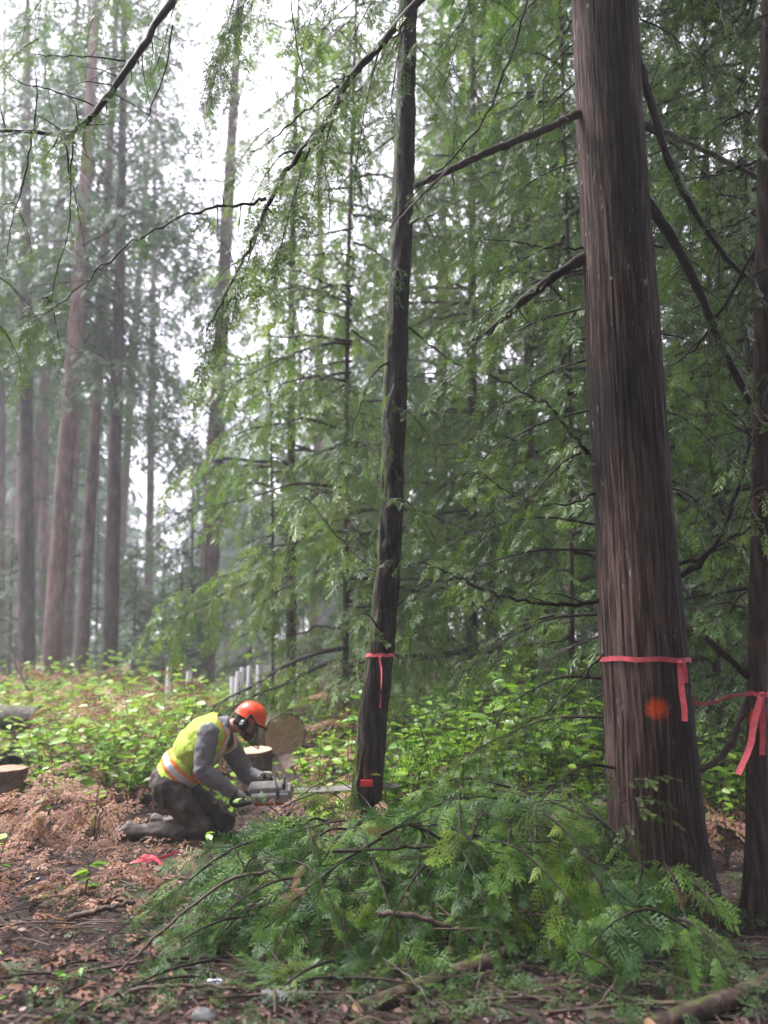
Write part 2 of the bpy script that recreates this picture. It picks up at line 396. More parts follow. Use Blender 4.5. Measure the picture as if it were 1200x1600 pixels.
class Bag:
    """leaf sprays collected as transforms, merged into one crown mesh"""
    def __init__(s, temps): s.t = temps; s.rows = [[] for _ in temps]
    def put(s, p, d, n, size, tint):
        k = random.randrange(len(s.t)); s.rows[k].append((*p, *d, *n, size, tint))
    def count(s): return sum(len(r) for r in s.rows)
    def emit(s, mb, mat=0):
        for (V, Fq, T), rows in zip(s.t, s.rows):
            if not rows: continue
            R = np.array(rows); m = len(R)
            D = R[:, 3:6]; D = D / (np.linalg.norm(D, axis=1)[:, None] + 1e-9)
            Nn = R[:, 6:9]; Nn = Nn - D * (Nn * D).sum(1)[:, None]; Nn /= np.linalg.norm(Nn, axis=1)[:, None] + 1e-9
            S = np.cross(Nn, D)
            W = V[None, :, 0, None] * D[:, None, :] + V[None, :, 1, None] * S[:, None, :] + V[None, :, 2, None] * Nn[:, None, :]
            W = W * R[:, 9][:, None, None] + R[:, None, 0:3]
            tt = (R[:, 10][:, None] + T[None, :]).clip(0, 1)
            f = (Fq[None] + (np.arange(m) * len(V))[:, None, None]).reshape(-1, 4)
            mb.add(W.reshape(-1, 3), f, mat, tt.ravel())
UP = Vector((0, 0, 1))
def rv(s=1.0): return Vector((random.gauss(0, s), random.gauss(0, s), random.gauss(0, s)))

def bough(bag, mb, path, r0, twig_len, spray, step=0.14, droop=0.5, sstep=0.10, t0=0.12, tint=0.4, tip=True, twmat=1, bare=0.0, sides=4):
    """a living branch: side twigs either side of the path, sprays along each twig"""
    n = len(path)
    L = sum((path[i + 1] - path[i]).length for i in range(n - 1))
    if mb is not None: add_tube(mb, path, np.linspace(r0, r0 * 0.18, n), sides, twmat, random.random(), cap=False)
    m = max(2, int(L * (1 - t0) / step)); side = random.choice((-1, 1))
    for k in range(m + 1):
        u = t0 + (1 - t0) * k / m
        if random.random() < bare: continue
        q = u * (n - 1); i = min(int(q), n - 2); p = path[i].lerp(path[i + 1], q - i)
        T = (path[i + 1] - path[i]).normalized()
        side = -side
        lat = T.cross(UP)
        if lat.length < 0.05: lat = Vector((1, 0, 0))
        lat = lat.normalized() * side
        tl = twig_len * (0.35 + 0.65 * math.sin(math.pi * min(1, 0.25 + 0.75 * (1 - u)))) * random.uniform(0.6, 1.2)
        if k == m: lat = lat * 0.1
        d = (lat * random.uniform(0.6, 1.0) + T * random.uniform(0.45, 0.9) + rv(0.12)).normalized()
        ns = max(1, int(tl / sstep)); tp = [p.copy()]; dd = d.copy(); pp = p.copy(); tc = tint + random.uniform(-.22, .22)
        for j in range(ns):
            dd = (dd + Vector((0, 0, -droop * 0.36)) + rv(0.05)).normalized()
            pp = pp + dd * (tl / ns); tp.append(pp.copy())
        if mb is not None and len(tp) > 1: add_tube(mb, tp, np.linspace(r0 * 0.28 + 0.001, 0.0012, len(tp)), 3, twmat, random.random(), cap=False)
        s2 = 1
        for j in range(ns + 1):
            v = (j + 0.5) / (ns + 1); qq = v * (len(tp) - 1); a = min(int(qq), len(tp) - 2); pos = tp[a].lerp(tp[a + 1], qq - a)
            TT = (tp[a + 1] - tp[a]).normalized(); s2 = -s2
            nrm = (UP + lat * 0.5 + rv(0.28)).normalized(); l2 = TT.cross(nrm) * s2
            dv = (TT * 0.75 + l2 * 0.7 - UP * droop * random.uniform(0.2, 0.9) + rv(0.1)).normalized()
            bag.put(pos, dv, nrm, spray * random.uniform(0.65, 1.15) * (1 - 0.25 * v), tc + random.uniform(-.1, .1))
        bag.put(tp[-1], (dd + rv(.1)).normalized(), (UP + lat * 0.3 + rv(0.2)), spray * random.uniform(0.7, 1.1), tc + .08)

# ------------------------------------------------------------------ trunks
def trunk(parent, pts, rad, m, ns=24, nr=60, ridge=0.0, rfreq=22, zf=2.0, flare=0.0, name='trunk', lump=0.0, caps=False):
    P = crom(pts, nr); R = np.interp(np.linspace(0, 1, nr), np.linspace(0, 1, len(rad)), rad)
    if flare:
        z0 = P[0].z; R = R * (1 + flare * np.exp(-np.array([(p.z - z0) for p in P]) / 0.22))
    v, f = tube_vf(P, R, ns)
    c = np.repeat(np.array([tuple(p) for p in P]), ns, 0); d = v - c; r = np.linalg.norm(d, axis=1)[:, None]; u = d / r
    off = np.zeros(len(v))
    loc = v - np.array([tuple(P[0])])
    if ridge:
        n1 = 1 - np.abs(noise3(loc * np.array([rfreq, rfreq, zf]))) * 2
        n2 = 1 - np.abs(noise3(loc * np.array([rfreq * 2.1, rfreq * 2.1, zf * 2]) + 9)) * 2
        off += ridge * (0.65 * n1 + 0.35 * n2)
    if lump: off += lump * fbm(loc * np.array([3.5, 3.5, 1.6]) + 3, 3)
    if flare:
        a = np.arctan2(u[:, 1], u[:, 0]); off += 0.05 * np.sin(a * 5 + 1.3) * np.exp(-loc[:, 2] / 0.22)
    v = v + u * off[:, None]
    mb = MB(); mb.add(v, f, 0, 0.5)
    if caps:
        top = v[-ns:]; ctr = top.mean(0); j = np.arange(ns)
        mb.add(np.vstack([top, ctr]), np.stack([j, (j + 1) % ns, np.full(ns, ns)], -1), 0)
    return mb.build(name, m, parent)
def limb(parent, pts, r0, r1, m='limb', n=24, ns=8, name='branch', wob=0.015, bag=None, label=None, twigs=None):
    P = crom(pts, n)
    for p in P[1:-1]: p += rv(wob * 0.5)
    mb = MB(); rr = np.linspace(r0, r1, n) * (1 + 0.10 * RNG.standard_normal(n))
    add_tube(mb, P, rr, ns, 0, 0.5)
    L = sum((P[i + 1] - P[i]).length for i in range(n - 1))
    for k in range(int(L * 7) if twigs is None else twigs):      # dead side twigs and knots
        i = random.randrange(2, n - 2); T = (P[i + 1] - P[i]).normalized(); d = (T * .5 + rv(.6) - UP * .25).normalized(); l = random.uniform(.03, .1) if random.random() < .35 else random.uniform(.12, .42); r = min(rr[i] * .45, .006)
        add_tube(mb, [P[i], P[i] + d * l * .5 + rv(.012), P[i] + (d - UP * .15) * l + rv(.02)], [r, r * .6, .001], 4, 0, .4, cap=False)
    o = mb.build(name, M[m], parent)
    if label: o['label'] = label
    return P
def pts_at(lst): return [at(*p) for p in lst]

def top_crown(bag, mb, base, dirv, H, z0, n, R0):
    """the part of a crown above the picture, in larger sprays"""
    for k in range(n):
        u = random.random(); h = z0 + (H - z0) * u; R = R0 * (1 - u * .8) ; az = random.uniform(0, 6.283); o = Vector((math.cos(az), math.sin(az), 0))
        q = random.uniform(.05, .85)
        bag.put(base + dirv * h + o * R * q + UP * random.uniform(-.3, .1), o - UP * random.uniform(.2, .7) + rv(.15), UP + rv(.25), random.uniform(.6, 1.1), .35 + random.uniform(-.2, .2))

def conifer(name, label, px, d, px2, py2, wpx, H, barkm, kind, nb, blen, z0, group=None, spray=0.34, temps=None, droop=0.6, fol='cedar', tint=0.4, seed=1,
            ns=14, stubs=0, twig=0.5, step=0.2, sstep=0.16, cone=0.75, ridge=0.012, lump=0.01, moss=False, bothsides=None, dens=1.0, nmul=1.9, topcrown=0):
    nb = int(nb * nmul)
    """standing conifer: tapered trunk, crown of drooping boughs, dead stubs"""
    random.seed(seed)
    x = at(px, 1040, d).x; g = gz(x, d)
    base = Vector((x, d, g - 0.05)); t2 = at(px2, py2, d)
    dirv = (t2 - base) / (t2.z - base.z)
    top = base + dirv * H
    r = wpx * 0.45 * mpp(1000, d)
    root = thing(name, label, 'tree', base, group)
    mid = base.lerp(top, 0.5) + Vector((random.uniform(-.08, .08), random.uniform(-.08, .08), 0)) * min(1, H / 12)
    trunk(root, [base, base.lerp(mid, .5), mid, mid.lerp(top, .5), top], [r, r * 0.86, r * 0.68, r * 0.42, 0.02], M[barkm], ns, max(20, int(H * 3)), ridge * (r / .2), 9, 1.4, 0.35, lump=lump)
    bag = Bag(temps or LOW); mb = MB()
    zmax_vis = 1.5 + d * 1.15 + 2.5
    for k in range(nb):
        h = z0 + (H * 0.97 - z0) * ((k + random.random()) / nb)
        if h + g > zmax_vis: continue
        if random.random() > dens: continue
        az = random.uniform(0, 2 * math.pi) if bothsides is None else random.gauss(bothsides, 0.9)
        L = blen * max(0.15, 1 - cone * h / H) * random.uniform(0.65, 1.2)
        o = Vector((math.cos(az), math.sin(az), 0)); p = base + dirv * h
        P = [p]; up0 = random.uniform(-0.2, 0.4)
        for q in range(1, 6):
            v = q / 5
            P.append(p + o * L * v + UP * L * (up0 * v - droop * 0.55 * v * v + 0.12 * v ** 3) + rv(0.02 * L))
        P = crom(P, 8)
        bough(bag, mb, P, 0.012 + 0.010 * L, twig * min(1.2, L / 1.6), spray, step, droop, sstep, 0.05, tint, sides=4)
    if topcrown: top_crown(bag, mb, base, dirv, H, zmax_vis - g, topcrown, blen * 1.1)
    bag.emit(mb, 0)
    if mb.n: mb.build('crown', [M[fol], M['twig']], root, smooth=False, kind='stuff')
    for k in range(stubs):
        h = random.uniform(1.2, max(2.0, z0 + 2)); az = random.uniform(0, 2 * math.pi); p = base + dirv * h
        o = Vector((math.cos(az), math.sin(az), random.uniform(-.35, .2))); L = random.uniform(.4, 1.6)
        limb(root, [p, p + o * L * .5 + rv(.05), p + o * L + Vector((0, 0, -.2 * L))], 0.016, 0.004, 'limb', 8, 5, 'dead_branch', 0.02)
    return root
# ------------------------------------------------------------------ the big cedar, right
CD = 4.9
cz = gz(at(1040, 1040, CD).x, CD)
CP = [(1045, 1462, 196), (1043, 1430, 176), (1036, 1370, 154), (1025, 1270, 141), (1006, 1030, 130), (990, 800, 118), (972, 500, 110), (955, 250, 103), (944, 0, 97), (932, -300, 90), (918, -700, 80)]
cedar_pts = pts_at([(a, b, CD) for a, b, _ in CP]); cedar_rad = [w * 0.5 * mpp(b, CD) for _, b, w in CP]
def seg_at(pts, rad, py, d):
    z = at(600, py, d).z; i = 0
    while i < len(pts) - 2 and pts[i + 1].z < z: i += 1
    t = (z - pts[i].z) / (pts[i + 1].z - pts[i].z)
    return pts[i].lerp(pts[i + 1], t), rad[i] * (1 - t) + rad[i + 1] * t
cedar = thing('cedar_tree', 'large reddish brown cedar marked with pink tape and an orange paint spot', 'tree', cedar_pts[0])
_c, _r0 = seg_at(cedar_pts, cedar_rad, 1108, CD)
_pp = at(1025, 1108, CD - _r0 * 0.97) - cedar_pts[0]
M['bark_cedar'] = bark('cedar_bark', (0.008, 0.0045, 0.0035), (0.060, 0.036, 0.029), (0.185, 0.122, 0.102), fleck=(0.42, 0.38, 0.36), wet=0.8, sxy=50, sz=0.045, con=1.45, bd=0.02, paint=(*_pp, 0.075))
trunk(cedar, cedar_pts, cedar_rad, M['bark_cedar'], 260, 160, 0.0065, 52, 1.6, 0.06, lump=0.012)
CL = {}
CL['peeled'] = limb(cedar, pts_at([(905, 178, 4.85), (860, 198, 4.75), (790, 226, 4.65), (735, 250, 4.6), (690, 272, 4.55), (647, 291, 4.5)]), 0.030, 0.020, 'greylimb', 26, 9, wob=0.008, label='snapped pale limb with torn end')
limb(cedar, pts_at([(700, 266, 4.54), (672, 292, 4.5), (640, 325, 4.48), (603, 360, 4.45)]), 0.012, 0.002, 'greylimb', 14, 4, 'torn_strip', 0.004)
CL['stout'] = limb(cedar, pts_at([(915, 402, 4.9), (865, 432, 4.95), (815, 472, 5.0), (758, 524, 5.1)]), 0.042, 0.022, 'limb', 22, 10, wob=0.006, label='stout bare limb reaching left')
CL['r1'] = limb(cedar, pts_at([(996, 88, 4.95), (1020, 170, 4.9), (1045, 250, 4.85), (1085, 330, 4.85), (1150, 420, 4.9), (1240, 480, 5.0)]), 0.033, 0.014, 'limb', 30, 8, wob=.006)
CL['r2'] = limb(cedar, pts_at([(1008, 312, 4.95), (1045, 365, 4.9), (1090, 450, 4.9), (1130, 545, 4.95), (1180, 640, 5.0), (1250, 730, 5.1)]), 0.040, 0.020, 'limb', 30, 8, wob=.006)
CL['r3'] = limb(cedar, pts_at([(1000, 190, 5.05), (1050, 212, 5.2), (1110, 240, 5.3), (1200, 285, 5.4), (1290, 330, 5.5)]), 0.026, 0.015, 'greylimb', 24, 8, wob=.006)
CL['diag'] = limb(cedar, pts_at([(925, -240, 4.9), (800, -130, 4.6), (660, -3, 4.3), (590, 75, 4.2), (541, 132, 4.15), (505, 195, 4.1), (465, 245, 4.1), (435, 290, 4.1), (412, 335, 4.05), (395, 372, 4.05), (370, 425, 4.0), (345, 475, 4.0), (322, 520, 4.0)]), 0.030, 0.004, 'limb', 60, 8, wob=0.01)
CL['diag2'] = limb(cedar, pts_at([(415, 310, 4.1), (380, 320, 4.0), (330, 325, 3.95), (270, 345, 3.9), (200, 382, 3.9), (140, 435, 3.9), (75, 485, 3.9), (40, 500, 3.9)]), 0.010, 0.002, 'twig', 40, 5)
CL['diag3'] = limb(cedar, pts_at([(530, 134, 4.15), (490, 165, 4.2), (440, 205, 4.3), (405, 232, 4.35), (375, 245, 4.35)]), 0.008, 0.002, 'twig', 20, 5)
CL['t1'] = limb(cedar, pts_at([(925, 715, 4.95), (895, 680, 4.9), (860, 640, 4.9), (815, 610, 4.95), (765, 585, 5.0)]), 0.016, 0.005, 'twig', 22, 6)
CL['t2'] = limb(cedar, pts_at([(935, 938, 4.9), (880, 945, 4.8), (820, 940, 4.75), (765, 925, 4.7), (715, 900, 4.7), (660, 878, 4.7)]), 0.017, 0.004, 'twig', 26, 6)
CL['t3'] = limb(cedar, pts_at([(930, 770, 4.9), (900, 785, 4.9), (850, 788, 4.95), (800, 775, 5.0), (757, 740, 5.0)]), 0.010, 0.003, 'twig', 22, 5)
CL['t4'] = limb(cedar, pts_at([(912, 387, 4.9), (870, 388, 4.9), (820, 380, 4.9), (755, 372, 4.9)]), 0.009, 0.003, 'twig', 18, 5)
CL['t5'] = limb(cedar, pts_at([(942, 1022, 4.85), (905, 1065, 4.8), (855, 1110, 4.75), (790, 1150, 4.7), (700, 1190, 4.7)]), 0.007, 0.002, 'twig', 20, 5)
CL['r4'] = limb(cedar, pts_at([(1050, 885, 5.0), (1095, 870, 5.0), (1130, 845, 5.05), (1170, 825, 5.1), (1230, 780, 5.2)]), 0.018, 0.010, 'limb', 20, 7)
CL['r5'] = limb(cedar, pts_at([(1058, 900, 5.0), (1095, 880, 4.9), (1130, 830, 4.85), (1155, 760, 4.85), (1170, 690, 4.85), (1180, 620, 4.9)]), 0.020, 0.014, 'limb', 24, 7)
CL['r6'] = limb(cedar, pts_at([(1090, 1215, 4.95), (1115, 1190, 4.9), (1140, 1165, 4.85), (1158, 1120, 4.8), (1170, 1080, 4.8)]), 0.024, 0.018, 'greylimb', 18, 7)
CL['thin'] = limb(cedar, pts_at([(850, -120, 4.5), (815, 30, 4.4), (790, 110, 4.4), (757, 185, 4.4), (715, 240, 4.4), (650, 300, 4.4), (610, 360, 4.4)]), 0.011, 0.003, 'twig', 30, 5)
# living foliage of the big cedar
random.seed(21)
bag = Bag(MID); mb = MB()
for key, spr, tw, stp, dr, t0, bare in (('diag', .20, .38, .12, .8, .28, .3), ('diag2', .15, .20, .15, .9, .12, .3), ('diag3', .16, .22, .12, .9, .2, .2), ('t1', .17, .3, .12, .5, .2, .2),
                                      ('t2', .17, .36, .11, .45, .25, .15), ('t3', .16, .22, .12, .5, .3, .3), ('t4', .16, .3, .12, .8, .25, .2), ('t5', .15, .25, .13, .5, .4, .4),
                                      ('r1', .18, .4, .15, .8, .35, .3), ('r2', .18, .4, .16, .8, .45, .4), ('r3', .18, .4, .16, .8, .3, .3), ('r4', .18, .3, .13, .8, .2, .2), ('stout', .17, .3, .14, .8, .7, .2)):
    bough(bag, None, CL[key], 0.01, tw, spr, stp, dr, 0.085, t0, 0.36, bare=bare)
def curtain(bag, mb, spec, tint=.4):
    for (px, py, d, px2, py2, d2, spr, tw) in spec:
        a, b = at(px, py, d), at(px2, py2, d2); m1 = a.lerp(b, .35) + Vector((0, 0, .1)); m2 = a.lerp(b, .7) + Vector((0, 0, .08))
        bough(bag, mb, crom([a, m1, m2, b], 9), 0.010, tw, spr, .12, .85, .085, .1, tint + random.uniform(-.1, .1))
curtain(bag, mb, [(545, 130, 4.15, 490, 300, 4.1, .19, .36), (505, 190, 4.1, 440, 380, 4.05, .19, .34), (600, 60, 4.25, 560, 230, 4.2, .19, .34), (440, 285, 4.1, 370, 470, 4.0, .18, .2),
                  (470, 240, 4.1, 400, 300, 4.2, .18, .28), (640, 20, 4.3, 610, 160, 4.3, .19, .3), (380, -40, 4.6, 330, 150, 4.5, .19, .34), (300, -60, 4.8, 250, 90, 4.7, .19, .3), (760, -60, 4.6, 700, 120, 4.5, .19, .34)], .46)
curtain(bag, mb, [(900, -120, 4.9, 700, 60, 4.5, .2, .42), (905, -40, 4.9, 760, 90, 4.5, .2, .4), (910, 60, 5.0, 820, 180, 5.1, .19, .34), (700, -160, 4.7, 560, 40, 4.4, .2, .42),
                  (640, -140, 4.7, 460, 60, 4.5, .2, .42), (560, -160, 4.8, 350, 50, 4.6, .2, .4), (470, -150, 4.6, 330, 110, 4.5, .19, .36), (910, 120, 5.1, 770, 300, 5.4, .19, .4),
                  (915, 250, 5.1, 740, 360, 5.3, .19, .4), (920, 420, 5.0, 720, 520, 5.2, .19, .4), (920, 480, 5.1, 690, 600, 5.4, .19, .42), (925, 560, 5.1, 740, 680, 5.3, .19, .4),
                  (925, 640, 5.1, 700, 760, 5.4, .18, .38), (930, 700, 5.0, 800, 820, 5.0, .18, .36), (930, 860, 5.0, 650, 930, 4.9, .18, .4), (930, 820, 5.0, 700, 850, 5.2, .18, .36),
                  (935, 960, 5.0, 720, 1050, 5.0, .17, .36), (940, 1060, 4.95, 760, 1130, 4.9, .17, .34), (945, 1120, 5.0, 700, 1200, 5.2, .17, .34), (960, 1200, 4.8, 830, 1270, 4.6, .17, .3),
                  (1000, 30, 5.0, 1130, 140, 5.0, .19, .4), (1000, -60, 5.0, 1180, 60, 5.0, .19, .4), (1005, 200, 5.1, 1150, 330, 5.3, .19, .4), (1010, 380, 5.2, 1160, 480, 5.4, .19, .4),
                  (1020, 520, 5.2, 1160, 600, 5.5, .19, .4), (1030, 640, 5.2, 1150, 740, 5.4, .19, .4), (1040, 760, 5.2, 1150, 860, 5.4, .18, .36)], .34)
bag.emit(mb, 0)
mb.build('foliage', [M['cedar'], M['twig']], cedar, smooth=False, kind='stuff')
bag = Bag(FAR); mb = MB(); _dv = (cedar_pts[-1] - cedar_pts[2]); _dv = _dv / _dv.z
trunk(cedar, [cedar_pts[-1] - _dv * .05, cedar_pts[-1] + _dv * 4, cedar_pts[-1] + _dv * 9], [cedar_rad[-1] * .98, .12, .02], M['bark_cedar'], 24, 20, .004, 26, .9, name='upper_trunk')
top_crown(bag, mb, cedar_pts[-1], _dv, 9.0, -1.2, 1500, 3.6); bag.emit(mb, 0)
mb.build('upper_crown', [M['cedar']], cedar, smooth=False, kind='stuff')
# epicormic sprig at the base of the trunk
bag = Bag(HI); mb = MB()
for a, b in (((965, 1240), (1020, 1215)), ((968, 1255), (1030, 1250)), ((972, 1262), (1045, 1280)), ((968, 1270), (1000, 1330))):
    bough(bag, mb, crom([at(*a, 4.62), at((a[0] + b[0]) / 2, (a[1] + b[1]) / 2 - 8, 4.58), at(*b, 4.56)], 6), .003, .06, .10, .07, .5, .06, .35, .45)
bag.emit(mb, 0); mb.build('basal_sprig', [M['cedar'], M['twig']], cedar, smooth=False, kind='stuff')

# ------------------------------------------------------------------ the tree being felled
SD = 6.7
SP = [(566, 1345, 66), (570, 1290, 57), (574, 1222, 50), (583, 1120, 47), (597, 1000, 42), (607, 880, 40), (614, 760, 38), (616, 640, 37), (621, 500, 35), (629, 330, 34), (634, 150, 32), (637, 0, 31), (641, -300, 28), (645, -600, 24)]
s_pts = pts_at([(a, b, SD) for a, b, _ in SP]); s_rad = [w * .455 * mpp(b, SD) for _, b, w in SP]
felled = thing('conifer_tree', 'slim dark mossy tree being sawn through by the kneeling worker', 'tree', s_pts[0])
trunk(felled, s_pts, s_rad, M['bark_dark'], 90, 200, 0.017, 17, 4.5, 0.0, lump=0.012)
FL = {}
FL['tl'] = limb(felled, pts_at([(644, -420, 6.3), (520, -300, 5.6), (380, -150, 5.0), (268, 2, 4.6), (225, 70, 4.5), (185, 128, 4.45), (150, 175, 4.4), (122, 200, 4.4), (98, 211, 4.4), (50, 206, 4.4), (-20, 204, 4.4)]), 0.034, 0.010, 'limb', 50, 8, wob=0.006)
for k, pl in enumerate(([(50, 208), (40, 270), (18, 350), (8, 420)], [(100, 212), (108, 270), (108, 350), (90, 420), (76, 490)], [(117, 204), (110, 265), (122, 330), (134, 395)], [(195, 95), (140, 88), (90, 88), (50, 84)], [(146, 165), (80, 140), (35, 130), (-5, 100)], [(270, 40), (255, 120), (225, 190), (212, 205)], [(450, -40), (465, 80), (490, 170)], [(500, 225), (515, 310), (512, 390)])):
    FL[k] = limb(felled, pts_at([(a, b, 4.42) for a, b in pl]), 0.006, 0.002, 'twig', 18, 5, wob=0.008)
for k, pl in enumerate(([(612, 560, 6.65), (580, 590, 6.45), (556, 650, 6.35), (548, 690, 6.35)], [(630, 350, 6.65), (690, 330, 6.35), (740, 300, 5.9)], [(625, 500, 6.70), (700, 560, 6.55), (760, 600, 6.45)], [(597, 900, 6.65), (540, 850, 6.95), (470, 770, 7.0)], [(632, 200, 6.75), (560, 260, 6.95), (500, 330, 7.25)], [(600, 960, 6.65), (650, 925, 6.55), (700, 890, 6.45)])):
    FL['b%d' % k] = limb(felled, pts_at(pl), 0.012, 0.003, 'twig', 18, 5)
random.seed(31); bag = Bag(MID); mb = MB()
bough(bag, None, FL['tl'], .01, .22, .17, .22, .9, .09, .45, .42, bare=.55)
for k in (0, 1, 2, 3, 4): bough(bag, None, FL[k], .004, .10, .13, .14, .8, .07, .35, .5, bare=.35)
for k in range(6): bough(bag, None, FL['b%d' % k], .008, .3, .18, .11, .7, .085, .2, .4, bare=.1)
curtain(bag, mb, [(636, 40, 6.65, 560, 160, 6.35, .2, .4), (634, 120, 6.65, 720, 220, 6.55, .2, .4), (628, 300, 6.65, 690, 400, 6.45, .2, .34), (622, 420, 6.65, 600, 470, 5.95, .18, .2),
                  (616, 600, 6.55, 590, 740, 6.40, .17, .22), (618, 640, 6.55, 680, 700, 6.55, .17, .3), (610, 780, 6.55, 680, 840, 6.35, .17, .3), (-40, 430, 4.6, 60, 500, 4.5, .2, .3), (-40, 500, 4.6, 30, 560, 4.6, .2, .24),
                  (60, 470, 4.4, 90, 520, 4.4, .15, .16), (5, 320, 4.8, 45, 370, 4.8, .17, .2), (600, 1010, 6.45, 560, 960, 6.35, .16, .14)], .42)
curtain(bag, mb, [(420, -60, 6.6, 330, 120, 6.4, .2, .42), (330, -80, 6.6, 200, 60, 6.5, .2, .4), (560, 20, 6.6, 430, 180, 6.4, .2, .42), (250, -60, 6.0, 120, 60, 5.8, .2, .4), (120, -60, 5.6, 20, 70, 5.4, .19, .36),
                  (560, 120, 6.7, 470, 250, 6.6, .2, .36), (630, 60, 6.7, 720, 160, 6.5, .2, .4), (60, 60, 5.8, -30, 160, 5.6, .19, .34), (480, 300, 7.0, 400, 400, 7.0, .2, .34), (420, 200, 6.9, 350, 300, 6.8, .19, .3)], .5)
bag.emit(mb, 0); mb.build('foliage', [M['cedar'], M['twig']], felled, smooth=False, kind='stuff')

bag = Bag(FAR); mb = MB(); _dv = (s_pts[-1] - s_pts[6]); _dv = _dv / _dv.z
trunk(felled, [s_pts[-1] - _dv * .05, s_pts[-1] + _dv * 3, s_pts[-1] + _dv * 6], [s_rad[-1] * .98, .05, .015], M['bark_dark'], 16, 16, .004, 15, 4, name='upper_trunk')
top_crown(bag, mb, s_pts[-1], _dv, 6.0, -.6, 450, 2.2); bag.emit(mb, 0)
mb.build('upper_crown', [M['cedar']], felled, smooth=False, kind='stuff')

# ------------------------------------------------------------------ slim tree at the right edge
RD = 4.75
RP = [(1184, 1470, 42), (1183, 1300, 33), (1183, 1083, 29), (1188, 800, 27), (1193, 500, 26), (1199, 200, 25), (1205, 0, 24), (1212, -300, 30), (1224, -700, 26)]
r_pts = pts_at([(a, b, RD) for a, b, _ in RP]); r_rad = [w * .5 * mpp(b, RD) for _, b, w in RP]
slim = thing('conifer_tree', 'slim brown tree at the right edge wearing pink tape with long tails', 'tree', r_pts[0])
_pp = at(1176, 1123, RD - r_rad[2] * .97) - r_pts[0]
M['bark_right'] = bark('brown_bark', (0.016, 0.010, 0.008), (0.055, 0.034, 0.027), (0.115, 0.075, 0.06), con=1.4, sxy=28, sz=0.12, paint=(*_pp, 0.06))
trunk(slim, r_pts, r_rad, M['bark_right'], 64, 160, 0.004, 24, 2.0, 0.1, lump=0.006)
limb(slim, pts_at([(1168, 1057, 4.75), (1140, 1030, 4.72), (1102, 995, 4.7)]), 0.022, 0.019, 'limb', 8, 8, 'cut_stub', 0.002)
RL = []
for pl, r in (([(1185, 380, 4.8), (1130, 480, 4.9), (1080, 550, 5.1), (1030, 580, 5.3)], .020), ([(1190, 250, 4.8), (1110, 275, 5.0), (1020, 285, 5.3)], .012), ([(1188, 330, 4.8), (1120, 365, 5.0), (1040, 400, 5.3)], .011),
              ([(1186, 700, 4.8), (1140, 640, 4.9), (1060, 610, 5.2)], .010), ([(1195, 160, 4.8), (1120, 200, 5.0), (1060, 260, 5.2)], .010), ([(1184, 900, 4.8), (1130, 960, 5.0), (1080, 980, 5.2)], .009)):
    RL.append(limb(slim, pts_at(pl), r, .003, 'twig', 20, 6))
random.seed(41); bag = Bag(MID); mb = MB()
curtain(bag, mb, [(1205, 20, 4.7, 1120, 120, 4.6, .18, .32), (1205, 140, 4.7, 1150, 260, 4.5, .18, .3), (1200, 420, 4.7, 1130, 520, 4.6, .18, .3), (1195, 760, 4.7, 1150, 860, 4.55, .17, .26), (1230, 560, 4.6, 1180, 680, 4.5, .17, .24)], .32)
for P in RL: bough(bag, None, P, .008, .35, .18, .13, .75, .09, .25, .3)
bag.emit(mb, 0); mb.build('foliage', [M['cedar'], M['twig']], slim, smooth=False, kind='stuff')

bag = Bag(FAR); mb = MB(); _dv = (r_pts[-1] - r_pts[2]); _dv = _dv / _dv.z
top_crown(bag, mb, r_pts[-1], _dv, 5.0, -1.0, 700, 2.6); bag.emit(mb, 0)
mb.build('upper_crown', [M['cedar']], slim, smooth=False, kind='stuff')

# ------------------------------------------------------------------ conifers behind
LT = 'tall conifers standing left of the clearing'
conifer('fir_tree', 'narrow trunk at the very left edge of the forest', 4, 24, 4, 560, 15, 26, 'bark_fir', 'f', 34, 4.0, 9, LT, .62, FAR, .7, 'fir', .4, 101, stubs=5, twig=1.1, step=.4, sstep=.34, nmul=1.4)
conifer('fir_tree', 'dark straight trunk second from the left edge', 47, 20, 43, 540, 28, 25, 'bark_firdark', 'f', 34, 4.0, 8.5, LT, .58, FAR, .7, 'fir', .35, 102, stubs=7, twig=1.1, step=.4, sstep=.32, nmul=1.4)
conifer('fir_tree', 'pale pinkish leaning trunk with moss at its foot', 80, 17, 113, 520, 33, 23, 'bark_pink', 'f', 30, 3.6, 9, LT, .58, FAR, .7, 'fir', .45, 103, stubs=4, twig=1.0, step=.4, sstep=.32, nmul=1.4)
conifer('fir_tree', 'brown trunk just right of the pale leaning trunk', 104, 23, 119, 560, 21, 26, 'bark_fir', 'f', 34, 4.0, 9, LT, .62, FAR, .7, 'fir', .4, 104, stubs=5, twig=1.1, step=.42, sstep=.34, nmul=1.4)
conifer('fir_tree', 'grey trunk between the pale leaning trunk and the dark flared trunk', 128, 19, 151, 580, 24, 24, 'bark_fir', 'f', 32, 4.0, 8.5, LT, .58, FAR, .7, 'fir', .4, 105, stubs=6, twig=1.1, step=.42, sstep=.34, nmul=1.4)
conifer('fir_tree', 'straight dark brown trunk, rightmost of the left row', 174, 18, 182, 520, 27, 24, 'bark_firdark', 'f', 32, 4.0, 7, LT, .58, FAR, .7, 'fir', .4, 106, stubs=7, twig=1.1, step=.4, sstep=.32, nmul=1.4)
conifer('fir_tree', 'faint reddish trunk behind the left row', 72, 27, 70, 560, 19, 27, 'bark_pink', 'f', 34, 4.0, 10, LT, .62, FAR, .7, 'fir', .45, 107, stubs=4, twig=1.2, step=.45, sstep=.36, nmul=1.4)
